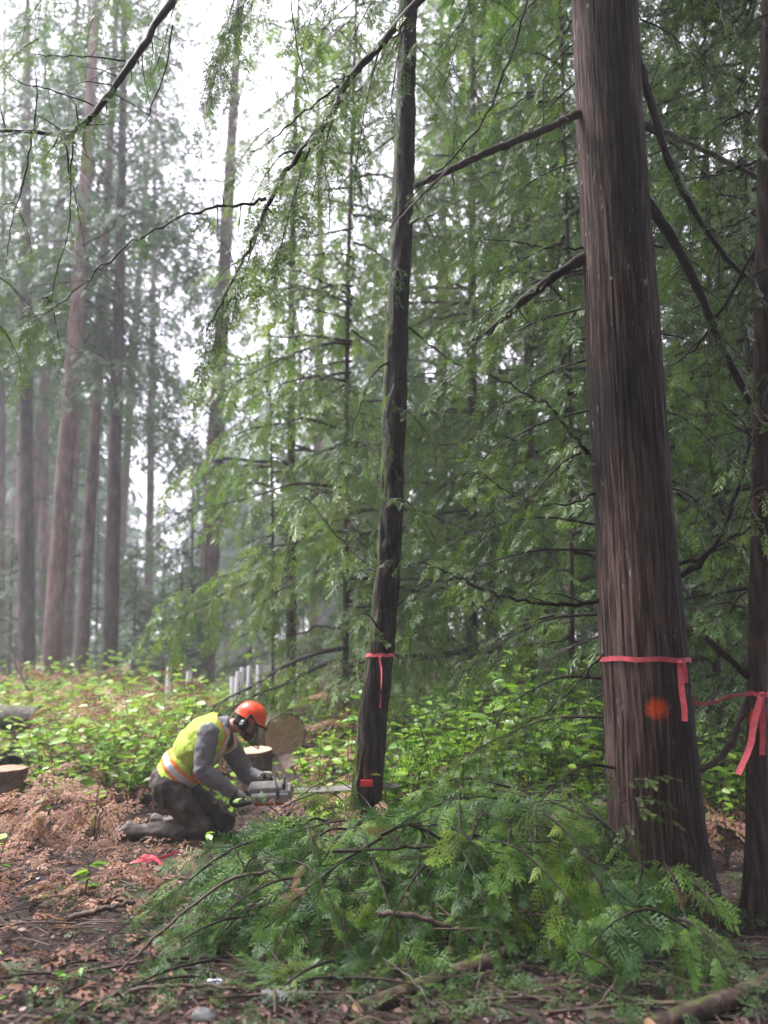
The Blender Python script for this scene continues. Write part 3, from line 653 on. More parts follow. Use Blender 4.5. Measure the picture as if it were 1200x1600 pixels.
conifer('fir_tree', 'thick grey brown trunk standing alone in the middle of the clearing', 320, 19, 348, 520, 34, 25, 'bark_fir', 'f', 34, 3.6, 5.5, LT, .58, FAR, .75, 'fir', .42, 108, stubs=8, twig=1.2, step=.38, sstep=.3, nmul=1.1)
conifer('fir_tree', 'thin bare pole beside the lone grey brown trunk', 303, 20.5, 302, 820, 7, 8, 'bark_firdark', 'f', 16, 1.9, 1.5, LT, .6, FAR, .7, 'fir', .42, 109, stubs=3, twig=.6, step=.4, sstep=.3, ns=8, nmul=1.4)
conifer('fir_tree', 'hair-thin dead pole between the left row trunks', 152, 22, 153, 780, 4, 7, 'bark_firdark', 'f', 3, 1.2, 3, LT, .5, FAR, .7, 'fir', .42, 110, stubs=4, twig=.4, step=.4, sstep=.3, ns=6, nmul=1.4)
conifer('fir_tree', 'distant pinkish trunk low behind the left row', 30, 34, 31, 600, 15, 27, 'bark_pink', 'f', 26, 4.5, 9, LT, 1.0, FAR, .7, 'fir', .45, 111, twig=1.3, step=.5, sstep=.42, nmul=1.4)
conifer('fir_tree', 'faint tall trunk high above the clearing, left of centre', 232, 30, 240, 400, 16, 30, 'bark_fir', 'f', 40, 4.5, 9, LT, 1.0, FAR, .7, 'fir', .45, 112, twig=1.3, step=.5, sstep=.42, nmul=1.7)
for k, (px, d, H, bl, lab) in enumerate(((18, 23, 5.0, 1.7, 'bushy fir sapling at the foot of the leftmost trunks'), (212, 21, 4.2, 1.5, 'bushy fir sapling right of the left row of trunks'), (255, 27, 6.5, 2.0, 'hazy fir sapling between the left row and the lone trunk'), (283, 17.5, 3.2, 1.3, 'low fir sapling just left of the lone grey brown trunk'), (392, 24, 6.0, 2.0, 'hazy fir sapling right of the lone grey brown trunk'))):
    conifer('fir_tree', lab, px, d, px + 1, 900, 6, H, 'bark_firdark', 'f', 34, bl, .4, 'fir saplings along the clearing edge', .5, FAR, .6, 'fir', .6, 120 + k, twig=.6, step=.3, sstep=.24, cone=.8, ns=8, nmul=1.0)
MT = 'young cedars behind the tree being felled'
conifer('cedar_tree', 'young cedar with pale drooping sprays left of the tree being felled', 457, 13, 459, 740, 19, 15, 'bark_firdark', 'c', 40, 2.1, 2.4, MT, .40, LOW, .8, 'cedar', .68, 201, twig=.7, step=.2, sstep=.17, cone=.5, nmul=1.7)
conifer('cedar_tree', 'thin cedar sapling nearest the planting tubes', 430, 11.5, 424, 880, 7, 6.5, 'bark_firdark', 'c', 18, .9, 1.6, MT, .28, LOW, .8, 'cedar', .55, 202, twig=.45, step=.16, sstep=.14, cone=.7, ns=8)
conifer('cedar_tree', 'slender cedar close behind the tree being felled', 540, 10.5, 548, 600, 12, 13, 'bark_firdark', 'c', 44, 2.0, .9, MT, .34, LOW, .8, 'cedar', .64, 203, twig=.55, step=.17, sstep=.15, cone=.5, ns=8, nmul=1.7)
conifer('cedar_tree', 'dark trunked cedar just right of the tree being felled', 735, 12, 738, 760, 22, 15, 'bark_firdark', 'c', 44, 2.4, 1.1, MT, .36, LOW, .75, 'cedar', .55, 204, twig=.6, step=.19, sstep=.16, cone=.5, nmul=1.7)
conifer('cedar_tree', 'dark trunked cedar in the middle of the three', 766, 13.5, 770, 780, 23, 16, 'bark_firdark', 'c', 40, 2.6, 2.2, MT, .4, LOW, .75, 'cedar', .55, 205, twig=.65, step=.2, sstep=.17, cone=.5, nmul=1.7)
conifer('cedar_tree', 'dark trunked cedar closest to the big cedar', 828, 11, 832, 750, 22, 15, 'bark_firdark', 'c', 44, 2.3, 1.3, MT, .34, LOW, .75, 'cedar', .48, 206, twig=.55, step=.18, sstep=.15, cone=.5, nmul=1.7)
RT = 'shady cedars right of the big cedar'
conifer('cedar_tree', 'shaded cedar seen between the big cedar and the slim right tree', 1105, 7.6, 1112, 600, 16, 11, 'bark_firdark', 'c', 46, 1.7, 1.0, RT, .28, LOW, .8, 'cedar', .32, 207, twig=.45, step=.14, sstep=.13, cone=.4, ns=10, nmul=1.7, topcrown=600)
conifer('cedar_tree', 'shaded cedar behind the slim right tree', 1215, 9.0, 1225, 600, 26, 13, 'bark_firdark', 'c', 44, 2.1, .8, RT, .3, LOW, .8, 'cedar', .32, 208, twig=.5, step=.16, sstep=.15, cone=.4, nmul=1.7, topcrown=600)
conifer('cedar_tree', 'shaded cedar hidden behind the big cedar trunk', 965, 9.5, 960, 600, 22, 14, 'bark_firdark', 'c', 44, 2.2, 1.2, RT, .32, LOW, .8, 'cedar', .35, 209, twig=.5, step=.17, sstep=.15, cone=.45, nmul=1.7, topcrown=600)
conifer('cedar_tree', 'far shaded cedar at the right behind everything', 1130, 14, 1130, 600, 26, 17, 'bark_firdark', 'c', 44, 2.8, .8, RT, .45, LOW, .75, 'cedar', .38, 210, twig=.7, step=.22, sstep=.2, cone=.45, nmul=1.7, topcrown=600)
conifer('fir_tree', 'tall fir filling the sky above the dark trunked cedars', 690, 20, 690, 300, 24, 25, 'bark_fir', 'f', 50, 4.2, 3, RT, .7, FAR, .7, 'fir', .42, 211, twig=1.1, step=.4, sstep=.33, nmul=2.4)
conifer('fir_tree', 'tall fir between the big cedar and the dark trunked cedars', 865, 19, 868, 300, 24, 25, 'bark_fir', 'f', 50, 4.2, 2.5, RT, .7, FAR, .7, 'fir', .42, 212, twig=1.1, step=.4, sstep=.33, nmul=2.4)
conifer('fir_tree', 'tall dark fir glimpsed right of the big cedar', 1055, 16, 1058, 300, 26, 22, 'bark_firdark', 'f', 50, 3.6, 2.0, RT, .6, FAR, .7, 'fir', .36, 213, twig=1.0, step=.36, sstep=.28, nmul=2.2)
conifer('fir_tree', 'tall dark fir far behind the right edge tree', 1190, 18, 1195, 300, 26, 23, 'bark_firdark', 'f', 50, 3.8, 2.0, RT, .6, FAR, .7, 'fir', .36, 214, twig=1.0, step=.36, sstep=.28, nmul=2.2)
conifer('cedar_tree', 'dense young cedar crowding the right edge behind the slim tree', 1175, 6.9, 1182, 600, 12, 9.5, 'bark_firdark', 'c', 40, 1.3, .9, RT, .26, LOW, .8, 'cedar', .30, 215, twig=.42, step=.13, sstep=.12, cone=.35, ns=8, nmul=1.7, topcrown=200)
conifer('cedar_tree', 'young cedar just left of the big cedar trunk', 885, 8.2, 884, 600, 13, 11, 'bark_firdark', 'c', 40, 1.5, 1.2, MT, .28, LOW, .8, 'cedar', .40, 216, twig=.45, step=.14, sstep=.13, cone=.4, ns=8, nmul=1.5)

# far-off wood, one fading mass
random.seed(77); bag = Bag(FAR); mb = MB()
for k in range(150):
    y = random.uniform(40, 105); x = random.uniform(-0.75, 0.75 if k < 110 else -.02) * y
    H = random.uniform(16, 27) * (0.9 if (-0.36 < x / y < -0.22) else 1.15); g = gz(x, y)
    if -0.36 < x / y < -0.24 and y < 75: continue
    if -0.36 < x / y < -0.08 and y < 52: continue
    add_tube(mb, [Vector((x, y, g)), Vector((x, y, g + H * .5)), Vector((x, y, g + H))], [.28, .2, .03], 6, 1, .5, cap=False)
    n = int(72 * (60 / y) ** .5)
    for j in range(n):
        u = random.random() ** 0.8; h = 4 + (H - 4) * u; R = (1 - u) * H * 0.17 + .5; az = random.uniform(0, 6.28); o = Vector((math.cos(az), math.sin(az), 0))
        bag.put(Vector((x, y, g + h)) + o * R * random.uniform(.1, .6), (o - UP * random.uniform(.3, .8)), UP + rv(.2), R * random.uniform(.7, 1.1) + .8, .4 + random.uniform(-.3, .3))
for k in range(4):      # nearer, taller stems of the same wood, left of the middle
    y = random.uniform(26, 42); x = random.uniform(-.56, .06) * y; H = random.uniform(29, 36); g = gz(x, y)
    add_tube(mb, [Vector((x, y, g)), Vector((x, y, g + H * .5)), Vector((x + random.uniform(-.5, .5), y, g + H))], [.24, .17, .03], 7, 1, .5, cap=False)
    for j in range(210):
        u = random.random(); h = 9 + (H - 9) * u; R = (1 - u) * 3.4 + .5; az = random.uniform(0, 6.28); o = Vector((math.cos(az), math.sin(az), 0))
        bag.put(Vector((x, y, g + h)) + o * R * random.uniform(.1, .8), (o - UP * random.uniform(.3, .9)), UP + rv(.25), random.uniform(.5, 1.15), .4 + random.uniform(-.3, .3))
# low hazy shrubs along the wood's edge
for k in range(2300):
    y = random.uniform(26, 95); x = random.uniform(-0.65, 0.6) * y
    bag.put(Vector((x, y, gz(x, y) + random.uniform(0, 1.0 + y * .03))), rv(1) + UP * .6, UP + rv(.5), random.uniform(.5, 1.0 + y * .012), .5 + random.uniform(-.3, .5))
bag.emit(mb, 0); wood = mb.build('distant_wood', [M['fir'], M['bark_fir']], None, smooth=False, kind='stuff')
wood['label'] = 'far-off conifer wood fading into mist'
wood['category'] = 'wood'

# the same forest, unseen behind and beside the camera, added to shade the foreground
random.seed(78); bag = Bag(FAR); mb = MB()
for k in range(78):
    az = random.uniform(math.radians(-38), math.radians(212)); dist = 3.2 + 17 * random.random() ** 1.2
    x = -math.cos(az) * dist; y = -math.sin(az) * dist * 0.9 - 0.6
    if y > -2 and x < 0: x -= 6
    if y > -2.5 and abs(x) < 0.62 * max(y, 0) + 2.6: continue
    H = random.uniform(11, 20); g = gz(x, y)
    add_tube(mb, [Vector((x, y, g - .1)), Vector((x, y, g + H * .5)), Vector((x, y, g + H))], [.22, .16, .03], 8, 1, .5, cap=False)
    for j in range(100):
        u = random.random() ** 0.9; h = 3.2 + (H - 3.2) * u; R = (1 - u * .8) * 2.9 + .4; az2 = random.uniform(0, 6.28); o = Vector((math.cos(az2), math.sin(az2), 0))
        p = Vector((x, y, g + h)) + o * R * random.uniform(.05, .5)
        s_ = R * random.uniform(.6, .95) + .7; e = p + o * s_
        if e.y > -1.0 and abs(e.x) < 0.7 * max(e.y, 0) + 1.6 and e.z < 1.5 + max(e.y, 0) * 1.25 + 2.2: continue
        if p.y > -.5 and abs(p.x) < 0.7 * p.y + 1.2: continue
        bag.put(p, (o - UP * random.uniform(.2, .6)), UP + rv(.2), s_, .4 + random.uniform(-.3, .3))
bag.emit(mb, 0); w2 = mb.build('unseen_shade_wood', [M['fir'], M['bark_fir']], None, smooth=False, kind='stuff')
w2['label'] = 'unseen conifer wood around the camera, added to shade the foreground'; w2['category'] = 'wood'
# ------------------------------------------------------------------ forest floor: litter, bracken, salal
def leaf_template():
    V = np.array([(0, 0, 0), (.5, 0, -.03), (1, 0, -.10), (.28, .25, .05), (.68, .21, .03), (.28, -.25, .05), (.68, -.21, .03)], float)
    return V, [(0, 1, 4, 3), (0, 5, 6, 1)], [(1, 2, 4), (1, 6, 2)]
LV, LQ, LT3 = leaf_template(); LQ = np.array(LQ); LT3 = np.array(LT3)
def add_leaves(mb, rows, mat=0):
    R = np.array(rows); m = len(R)
    D = R[:, 3:6] / (np.linalg.norm(R[:, 3:6], axis=1)[:, None] + 1e-9)
    Nn = R[:, 6:9]; Nn = Nn - D * (Nn * D).sum(1)[:, None]; Nn = Nn / (np.linalg.norm(Nn, axis=1)[:, None] + 1e-9)
    S = np.cross(Nn, D)
    W = (LV[None, :, 0, None] * D[:, None] + LV[None, :, 1, None] * S[:, None] + LV[None, :, 2, None] * Nn[:, None]) * R[:, 9][:, None, None] + R[:, None, :3]
    k = (np.arange(m) * len(LV))[:, None, None]; n0 = mb.n
    mb.add(W.reshape(-1, 3), (LQ[None] + k).reshape(-1, 4), mat, np.repeat(R[:, 10].clip(0, 1), len(LV)))
    mb.f.append(((LT3[None] + k).reshape(-1, 3) + n0, mat))
def plant_rows(x, y, h, nleaf, size, tint, stems=2, spread=.18):
    """leaf rows and stem paths of one broad-leaved shrub"""
    rows, paths = [], []; g = gz(x, y)
    for s in range(stems):
        az = random.uniform(0, 6.28); lean = Vector((math.cos(az), math.sin(az), 0)) * random.uniform(.2, 1) * spread
        P = crom([Vector((x, y, g - .02)), Vector((x, y, g)) + lean * .4 + UP * h * .5, Vector((x, y, g)) + lean * 1.3 + UP * h * random.uniform(.8, 1.1)], 6); paths.append(P)
        for k in range(max(1, nleaf // stems)):
            u = .25 + .75 * (k + random.random()) / (nleaf / stems); q = min(u, .999) * 5; i = int(q); p = P[i].lerp(P[i + 1], q - i)
            a = random.uniform(0, 6.28); d = Vector((math.cos(a), math.sin(a), random.uniform(-.35, .35)))
            n = UP + rv(.3) + Vector((0, -.25, 0))
            rows.append((*p, *d, *n, size * random.uniform(.7, 1.25), tint + random.uniform(-.28, .28)))
    return rows, paths
def in_view(x, y): return y > 2.5 and abs(x) < 0.56 * y + 1.0
KEEP = []      # (x, y, r) kept clear of ground cover
for px, d, r in ((265, 6.7, .7), (330, 6.6, .5), (200, 6.6, .45), (575, 6.7, .25), (400, 6.7, .4), (445, 10.4, .5), (400, 9.0, .35), (10, 7.5, .4), (450, 6.7, .35), (265, 6.1, .6), (340, 6.0, .5), (200, 6.1, .45)):
    KEEP.append((at(px, 1040, d).x, d, r))
def clear_of(x, y): return all((x - a) ** 2 + (y - b) ** 2 > r * r for a, b, r in KEEP)

random.seed(51)
rows = []; mbs = MB()
def patch(x, y, sc_):  # patchiness
    return noise3(np.array([[x * sc_, y * sc_, 5.5]]))[0]
n = 0
while n < 1900:
    y = 6.6 + 12.5 * random.random() ** 1.15; x = random.uniform(-.58, .50) * y
    if not clear_of(x, y): continue
    left = x < -0.02 * y
    pv = patch(x, y, .9)
    if left and y < 7.6 and pv < .25: continue
    if left and pv < -.25: continue
    if not left and pv < -.35: continue
    if y < 7.2 and x / y < -.28 and pv < .4: continue
    # keep the sight line to the logs and the kneeling worker clear
    pxx = 600 + x / y * FPX * .98
    low = 360 < pxx < 490 and y < 10.8
    if 392 < pxx < 485 and 7.5 < y < 10.8: continue
    if y < 7.6 and 180 < pxx < 470: continue
    if pxx < 85 and 7.4 < y < 11 and random.random() < .85: continue
    h = random.uniform(.28, .95 if y < 8.5 else 1.15) * (.45 if low else 1) * (1 if left else 1.2) * (.6 if 250 < pxx < 415 and y > 11 else 1) * (.62 + .75 * max(0, patch(x + 40, y, .75) + .35))
    r_, pth = plant_rows(x, y, h, random.randint(9, 17), random.uniform(.08, .17), .66 + .45 * pv if left else .55, random.randint(1, 3), .35)
    rows += r_; n += 1
    for P in (pth if y < 10 else ()): add_tube(mbs, P, np.linspace(.004, .002, 6), 3, 1, random.random(), cap=False)
for k in range(420):      # thicket between the felled tree and the big cedar, and right of it
    y = random.uniform(6.3, 10.5); x = at(random.uniform(625, 1190), 1040, y).x
    if not clear_of(x, y): continue
    r_, pth = plant_rows(x, y, random.uniform(.45, 1.15), random.randint(10, 20), random.uniform(.05, .10), .58, random.randint(2, 3), .4); rows += r_
    for P in pth: add_tube(mbs, P, np.linspace(.005, .002, 6), 3, 1, random.random(), cap=False)
for k in range(420):      # bare tangled canes
    y = random.uniform(6.9, 12); x = random.uniform(-.5, .48) * y; pxx = 600 + x / y * FPX * .98
    if not clear_of(x, y) or (y < 7.8 and 180 < pxx < 480) or (385 < pxx < 490 and y < 10.8): continue
    p = Vector((x, y, gz(x, y))); d = Vector((random.gauss(0, .5), random.gauss(0, .5), random.uniform(.3, .9))); L = random.uniform(.5, 1.1)
    add_tube(mbs, crom([p, p + d * L * .5, p + d * L * .85 + Vector((random.gauss(0, .2), 0, -.05)), p + d * L + Vector((random.gauss(0, .35), 0, -.25))], 7), np.linspace(.005, .0018, 7), 3, 1, random.random(), cap=False)
add_leaves(mbs, rows, 0)
o = mbs.build('salal_undergrowth', [M['salal'], M['stick']], None, kind='stuff'); o['label'] = 'bright green salal leaves covering the clearing'; o['category'] = 'undergrowth'

# low creeping leaves on the near floor
random.seed(52); rows = []; mbs = MB()
for k in range(150):
    y = random.uniform(3.7, 6.6); x = random.uniform(-.52, .05) * y
    if not clear_of(x, y) or patch(x, y, 1.1) < .1: continue
    r_, _ = plant_rows(x, y, random.uniform(.04, .14), random.randint(4, 9), random.uniform(.03, .055), .45, 2, .12); rows += r_
add_leaves(mbs, rows, 0); o = mbs.build('creeping_ground_leaves', M['salal'], None, kind='stuff'); o['label'] = 'small green leaves creeping over the brown litter'; o['category'] = 'ground cover'

# dry bracken: fallen mass
random.seed(53); bag = Bag(BRK); bag2 = Bag(BRK2); mb = MB(); cnt = 0
while cnt < 1250:
    y = 5.8 + 10.5 * random.random() ** 1.1; x = random.uniform(-.55, .42) * y
    if not clear_of(x, y): continue
    pxx = 600 + x / y * FPX * .98
    if x > 0 and patch(x, y, .8) < .1: continue
    if x < 0 and y > 8.2 and patch(x, y, .9) > .30: continue
    if (pxx < 50 and y < 7.4) or (pxx < 85 and 7.4 < y < 11.2 and random.random() < .7) or (y < 7.6 and 170 < pxx < 480) or (380 < pxx < 492 and y < 10.8): continue
    g = gz(x, y); a = random.uniform(0, 6.28); hgt = random.uniform(.05, .42 if y < 8.2 else .95) * (.4 if 340 < pxx < 500 else 1)
    d = Vector((math.cos(a), math.sin(a), random.uniform(-.35, .45)))
    (bag if y < 7.8 else bag2).put(Vector((x, y, g + hgt)), d, UP + rv(.45) + Vector((0, -.4, 0)), random.uniform(.20, .40), .5 + random.uniform(-.35, .4)); cnt += 1
for k in range(330):   # trampled fronds round the worker
    y = random.uniform(5.0, 7.4); x = at(random.uniform(-30, 350), 1040, y).x; a = random.uniform(0, 6.28)
    if 600 + x / y * FPX > 260 and y < 5.9: continue
    bag.put(Vector((x, y, gz(x, y) + random.uniform(.015, .05))), Vector((math.cos(a), math.sin(a), random.uniform(-.05, .2))), UP + rv(.25), random.uniform(.16, .34), random.uniform(.3, 1.0))
for k in range(90):   # flattened fronds near the camera
    y = random.uniform(3.7, 5.6); x = random.uniform(-.55, -.2) * y; a = random.uniform(0, 6.28)
    bag.put(Vector((x, y, gz(x, y) + random.uniform(.02, .07))), Vector((math.cos(a), math.sin(a), 0)), UP + rv(.2), random.uniform(.2, .4), .3 + random.uniform(-.25, .4))
bag2.emit(mb, 0); bag.emit(mb, 0); o = mb.build('dry_bracken_mass', M['bracken'], None, smooth=False, kind='stuff'); o['label'] = 'rust brown dry bracken spread over the clearing'; o['category'] = 'bracken'

# litter flakes and twigs
random.seed(54); rows = []; mb = MB()
for k in range(12500):
    y = 3.3 + 4.6 * random.random() ** 1.2; x = random.uniform(-.60, .58) * y
    g = gz(x, y); a = random.uniform(0, 6.28)
    rows.append((x, y, g + random.uniform(.004, .03), math.cos(a), math.sin(a), random.uniform(-.25, .35), *(UP + rv(.4)), random.uniform(.015, .058), min(1, max(0, random.gauss(.42, .24)))))
add_leaves(mb, rows, 0)
for k in range(1900):
    y = 3.4 + 4.2 * random.random(); x = random.uniform(-.58, .58) * y; a = random.uniform(0, 3.14); L = random.uniform(.06, .4)
    g = gz(x, y) + random.uniform(.008, .035); d = Vector((math.cos(a), math.sin(a), random.uniform(-.08, .12))) * L
    p = Vector((x, y, g)); add_tube(mb, [p - d * .5, p + rv(.012), p + d * .5], [.0025, .004, .002], 3, 1, random.random(), cap=False)
for k in range(170):
    y = random.uniform(3.5, 5.4); x = random.uniform(-.55, .55) * y; a = random.uniform(0, 3.14); L = random.uniform(.25, .75)
    g = gz(x, y) + random.uniform(.012, .05); d = Vector((math.cos(a), math.sin(a) * .6, random.uniform(-.05, .12))) * L; p = Vector((x, y, g)); r = random.uniform(.003, .0065)
    add_tube(mb, crom([p - d * .5, p - d * .15 + rv(.02), p + d * .2 + rv(.02), p + d * .5], 7), np.linspace(r, r * .4, 7), 4, 1, random.random(), cap=False)
o = mb.build('leaf_litter', [M['litter'], M['stick']], None, smooth=False, kind='stuff'); o['label'] = 'brown needle and bark litter with fine twigs on the floor'; o['category'] = 'litter'

# cedar scraps lying flat on the floor under and around the heap
random.seed(55); bag = Bag(MID); mb = MB()
for k in range(600):
    y = random.uniform(3.5, 5.7); x = random.uniform(-.42, .50) * y
    if x < -.28 * y and random.random() < .6: continue
    a = random.uniform(0, 6.28)
    bag.put(Vector((x, y, gz(x, y) + random.uniform(.01, .10))), Vector((math.cos(a), math.sin(a), random.uniform(-.1, .25))), UP + rv(.35), random.uniform(.12, .24), random.uniform(.0, .38))  # tint kept low, painting in the dark of the heap's shadow gaps
bag.emit(mb, 0); o = mb.build('cedar_scraps', M['cedar'], None, smooth=False, kind='stuff'); o['label'] = 'loose scraps of cedar foliage under the heap'; o['category'] = 'debris'

# single shrubs one can pick out, every leaf its own part
leaf_me = []
for k in range(3):
    mb = MB(); V = LV.copy(); V[:, 1] *= (.9, 1.05, 1.15)[k]; mb.add(V, LQ, 0, (.45, .6, .75)[k]); mb.f.append((LT3 + 0, 0))
    tmp = mb.build('leaf', M['salal']); leaf_me.append(tmp.data); col.objects.unlink(tmp); bpy.data.objects.remove(tmp)
def place(name, me, p, d, n, size, parent):
    d = Vector(d).normalized(); n = Vector(n); n = (n - d * n.dot(d)).normalized(); s = n.cross(d)
    m = Matrix((d * size, s * size, n * size)).transposed().to_4x4(); m.translation = Vector(p) - wloc(parent)
    o = bpy.data.objects.new(name, me); col.objects.link(o); o.parent = parent; o.matrix_local = m; return o
def shrub(label, px, d, h, nleaf, size, stems=2, spread=.2, pts=None):
    x = at(px, 1040, d).x; base = Vector((x, d, gz(x, d)))
    t = thing('salal_shrub', label, 'shrub', base, 'single leafy shrubs')
    rows, paths = plant_rows(x, d, h, nleaf, size, .6, stems, spread)
    for P in paths:
        mb = MB(); add_tube(mb, P, np.linspace(.005, .002, len(P)), 5, 0, .5); mb.build('stem', M['stick'], t)
    for r in rows: place('leaf', random.choice(leaf_me), r[:3], r[3:6], r[6:9], r[9], t)
random.seed(57)
shrub('two-leaved bright green sprig beside the worker\'s knee', 338, 5.9, .3, 3, .085, 1, .05)
shrub('leafy shrub in front of the sawn log end', 455, 6.9, .72, 12, .10, 2, .22)
shrub('leafy shrub between the sawn log end and the tree being felled', 500, 6.8, .80, 15, .095, 3, .3)
shrub('tall bright leafy shrub touching the left side of the felled tree', 545, 7.2, 1.18, 16, .12, 2, .15)
shrub('small upright leafy plant left of the worker\'s boot', 158, 5.2, .24, 9, .10, 2, .05)
shrub('low leafy plant by the stump at the left edge', 72, 6.6, .42, 9, .10, 2, .15)
shrub('leafy plant among brown bracken left of the worker', 165, 6.6, .42, 9, .085, 2, .12)
shrub('low leafy plant at the left edge of the near floor', 25, 5.6, .35, 10, .09, 3, .2)
shrub('leafy shrub behind the worker\'s back', 215, 8.2, .7, 16, .10, 3, .25)
shrub('leafy shrub right of the saw bar tip', 660, 7.0, .66, 14, .085, 3, .3)
shrub('leafy shrub left of the big cedar trunk', 905, 6.2, .9, 18, .085, 3, .3)
shrub('pale leafy shrub between the big cedar and the right edge tree', 1110, 6.0, .75, 16, .09, 3, .25)

# upright dry bracken fronds by the worker
def bracken_plant(label, px, d, n, size):
    x = at(px, 1040, d).x; base = Vector((x, d, gz(x, d)))
    t = thing('bracken_fern', label, 'fern', base, 'single dry bracken ferns')
    for k in range(n):
        a = random.uniform(0, 6.28); o = Vector((math.cos(a), math.sin(a), 0)); P = crom([base, base + UP * size * .6 + o * .05, base + UP * size * .85 + o * size * .25], 5)
        mb = MB(); add_tube(mb, P, np.linspace(.004, .002, 5), 4, 1, .6); b2 = Bag(BRK); b2.put(P[-1], o + UP * random.uniform(-.5, .3), UP + rv(.3) - Vector((0, .6, 0)), size * random.uniform(.7, 1), random.uniform(.4, .9)); b2.emit(mb, 0)
        f = mb.build('frond', [M['bracken'], M['stick']], t, smooth=False)
random.seed(58)
bracken_plant('rusty bracken fern arching left of the worker\'s hip', 168, 6.5, 8, .34)
bracken_plant('rusty bracken fern beside the left edge stump', 95, 6.9, 8, .34)
bracken_plant('pale brown bracken fern behind the worker\'s boot', 190, 7.2, 7, .34)
bracken_plant('orange brown bracken tuft right of the felled tree', 668, 7.4, 8, .45)
bracken_plant('orange brown bracken tuft left of the felled tree tape', 525, 8.4, 9, .45)
def sword_fern(label, px, d, n, size, temp=HI, m='fern'):
    x = at(px, 1040, d).x; base = Vector((x, d, gz(x, d)))
    t = thing('sword_fern', label, 'fern', base)
    for k in range(n):
        a = k / n * 6.28 + random.uniform(-.3, .3); o = Vector((math.cos(a), math.sin(a), 0))
        mb = MB(); b2 = Bag(temp); b2.put(base + UP * .02, o + UP * random.uniform(.3, .8), UP + o * -.2, size * random.uniform(.8, 1.15), random.uniform(.3, .8)); b2.emit(mb, 0)
        mb.build('frond', M[m], t, smooth=False)
sword_fern('small green fern on the bare soil at the bottom centre', 690, 3.95, 5, .17)
sword_fern('little green fern in front of the grey stones at the bottom', 455, 4.0, 7, .24)

# ------------------------------------------------------------------ heap of cut cedar boughs
spray_me = []
for k, (V, Q, T) in enumerate(HI):
    for tt in (.2, .55, 1.0):
        mb = MB(); mb.add(V, Q, 0, (tt + T).clip(0, 1)); tmp = mb.build('spray', M['spray'], smooth=False); spray_me.append(tmp.data); col.objects.unlink(tmp); bpy.data.objects.remove(tmp)
mb = MB(); mb.add(HI[2][0], HI[2][1], 0, (.5 + HI[2][2]).clip(0, 1)); tmp = mb.build('spray', M['deadspray'], smooth=False); dead_me = tmp.data; col.objects.unlink(tmp); bpy.data.objects.remove(tmp)
def heapz(x, y):
    u = min(max((y - 4.1) / 1.15, 0), 1) ** .8; w = min(max((x + 1.25) / .75, 0), 1); w = w * w * (3 - 2 * w)
    w2 = min(max((2.1 - x) / .5, 0), 1)
    return gz(x, y) + (.36 + .16 * float(noise3(np.array([[x * 2.2, y * 2.2, 1.5]]))[0])) * u * w * w2 - .16 * math.exp(-((x + .10) / .38) ** 2) * (1 if y > 4.9 else 0)
def cut_bough(label, p0, p1, size, sag=.1, tone=None, group='cut cedar boughs in the heap', step=.085):
    t = thing('cedar_bough', label, 'bough', p0, group)
    d = p1 - p0; L = d.length; P = crom([p0, p0.lerp(p1, .35) + UP * sag * L, p0.lerp(p1, .7) + UP * sag * .9 * L, p1], 12)
    mb = MB(); add_tube(mb, P, np.linspace(.009, .0025, 12), 5, 0, .5); mb.build('stem', M['twig'], t)
    n = int(L / step); sd = 1; pool = spray_me if tone is None else [m for i, m in enumerate(spray_me) if i % 3 in tone]
    for k in range(n + 1):
        u = .10 + .9 * k / n; q = min(u, .9999) * 11; i = int(q); p = P[i].lerp(P[i + 1], q - i); T = (P[i + 1] - P[i]).normalized(); sd = -sd
        nrm = (UP * .9 + Vector((0, -.5, 0)) + rv(.45)).normalized(); lat = T.cross(nrm).normalized() * sd
        s = size * (math.sin(math.pi * (.20 + .72 * u)) ** .7) * random.uniform(.85, 1.2)
        dv = T * (.75 + .5 * u) + lat * (.95 - .5 * u) - UP * random.uniform(.1, .8) + rv(.2)
        if k == n: dv = T; 
        place('spray', random.choice(pool), p, dv, nrm, s, t)
        if random.random() < .04: place('spray', dead_me, p, dv + rv(.4), nrm, s * .6, t)
random.seed(61)
for k in range(74):
    px = random.uniform(400, 1010); d0 = random.uniform(4.65, 5.75)
    x0 = at(px, 1040, d0).x
    L = random.uniform(.55, 1.05); a = random.gauss(-math.pi / 2, .75)
    x1 = x0 + math.cos(a) * L; y1 = max(3.95, d0 + math.sin(a) * L)
    if x1 > 1.55 and y1 < 4.9: x1 = 1.5
    p0 = Vector((x0, d0, heapz(x0, d0) + random.uniform(.0, .16))); p1 = Vector((x1, y1, heapz(x1, y1) + random.uniform(.0, .10)))
    where = 'heap below the saw' if px < 600 else 'heap right of felled tree' if px < 820 else 'heap at big cedar foot'
    row = 'front' if d0 < 5.0 else 'middle' if d0 < 5.4 else 'back'; tone = random.choice(((0,), (1,), (2, 1), (2, 1)))
    shade = {(0,): 'dark green', (1,): 'mid green', (2, 1): 'light green'}[tone]
    cut_bough(f'{shade} cut bough, {where}, {row} row', p0, p1, random.uniform(.26, .44), random.uniform(.0, .16), tone, 'cut cedar boughs in the heap')
random.seed(63); mb = MB()
for k in range(230):
    px = random.uniform(330, 1010); d0 = random.uniform(4.2, 5.7); x0 = at(px, 1040, d0).x; p = Vector((x0, d0, heapz(x0, d0) + random.uniform(-.05, .13))); d = Vector((random.gauss(0, 1), random.gauss(0, .6), random.gauss(0, .25))).normalized() * random.uniform(.15, .55)
    add_tube(mb, [p - d * .5, p + rv(.02), p + d * .5 + rv(.03)], [.004, .0035, .0015], 4, 0, random.random(), cap=False)
o = mb.build('heap_twigs', M['stick'], None, kind='stuff'); o['label'] = 'fine bare twigs tangled through the bough heap'; o['category'] = 'twigs'
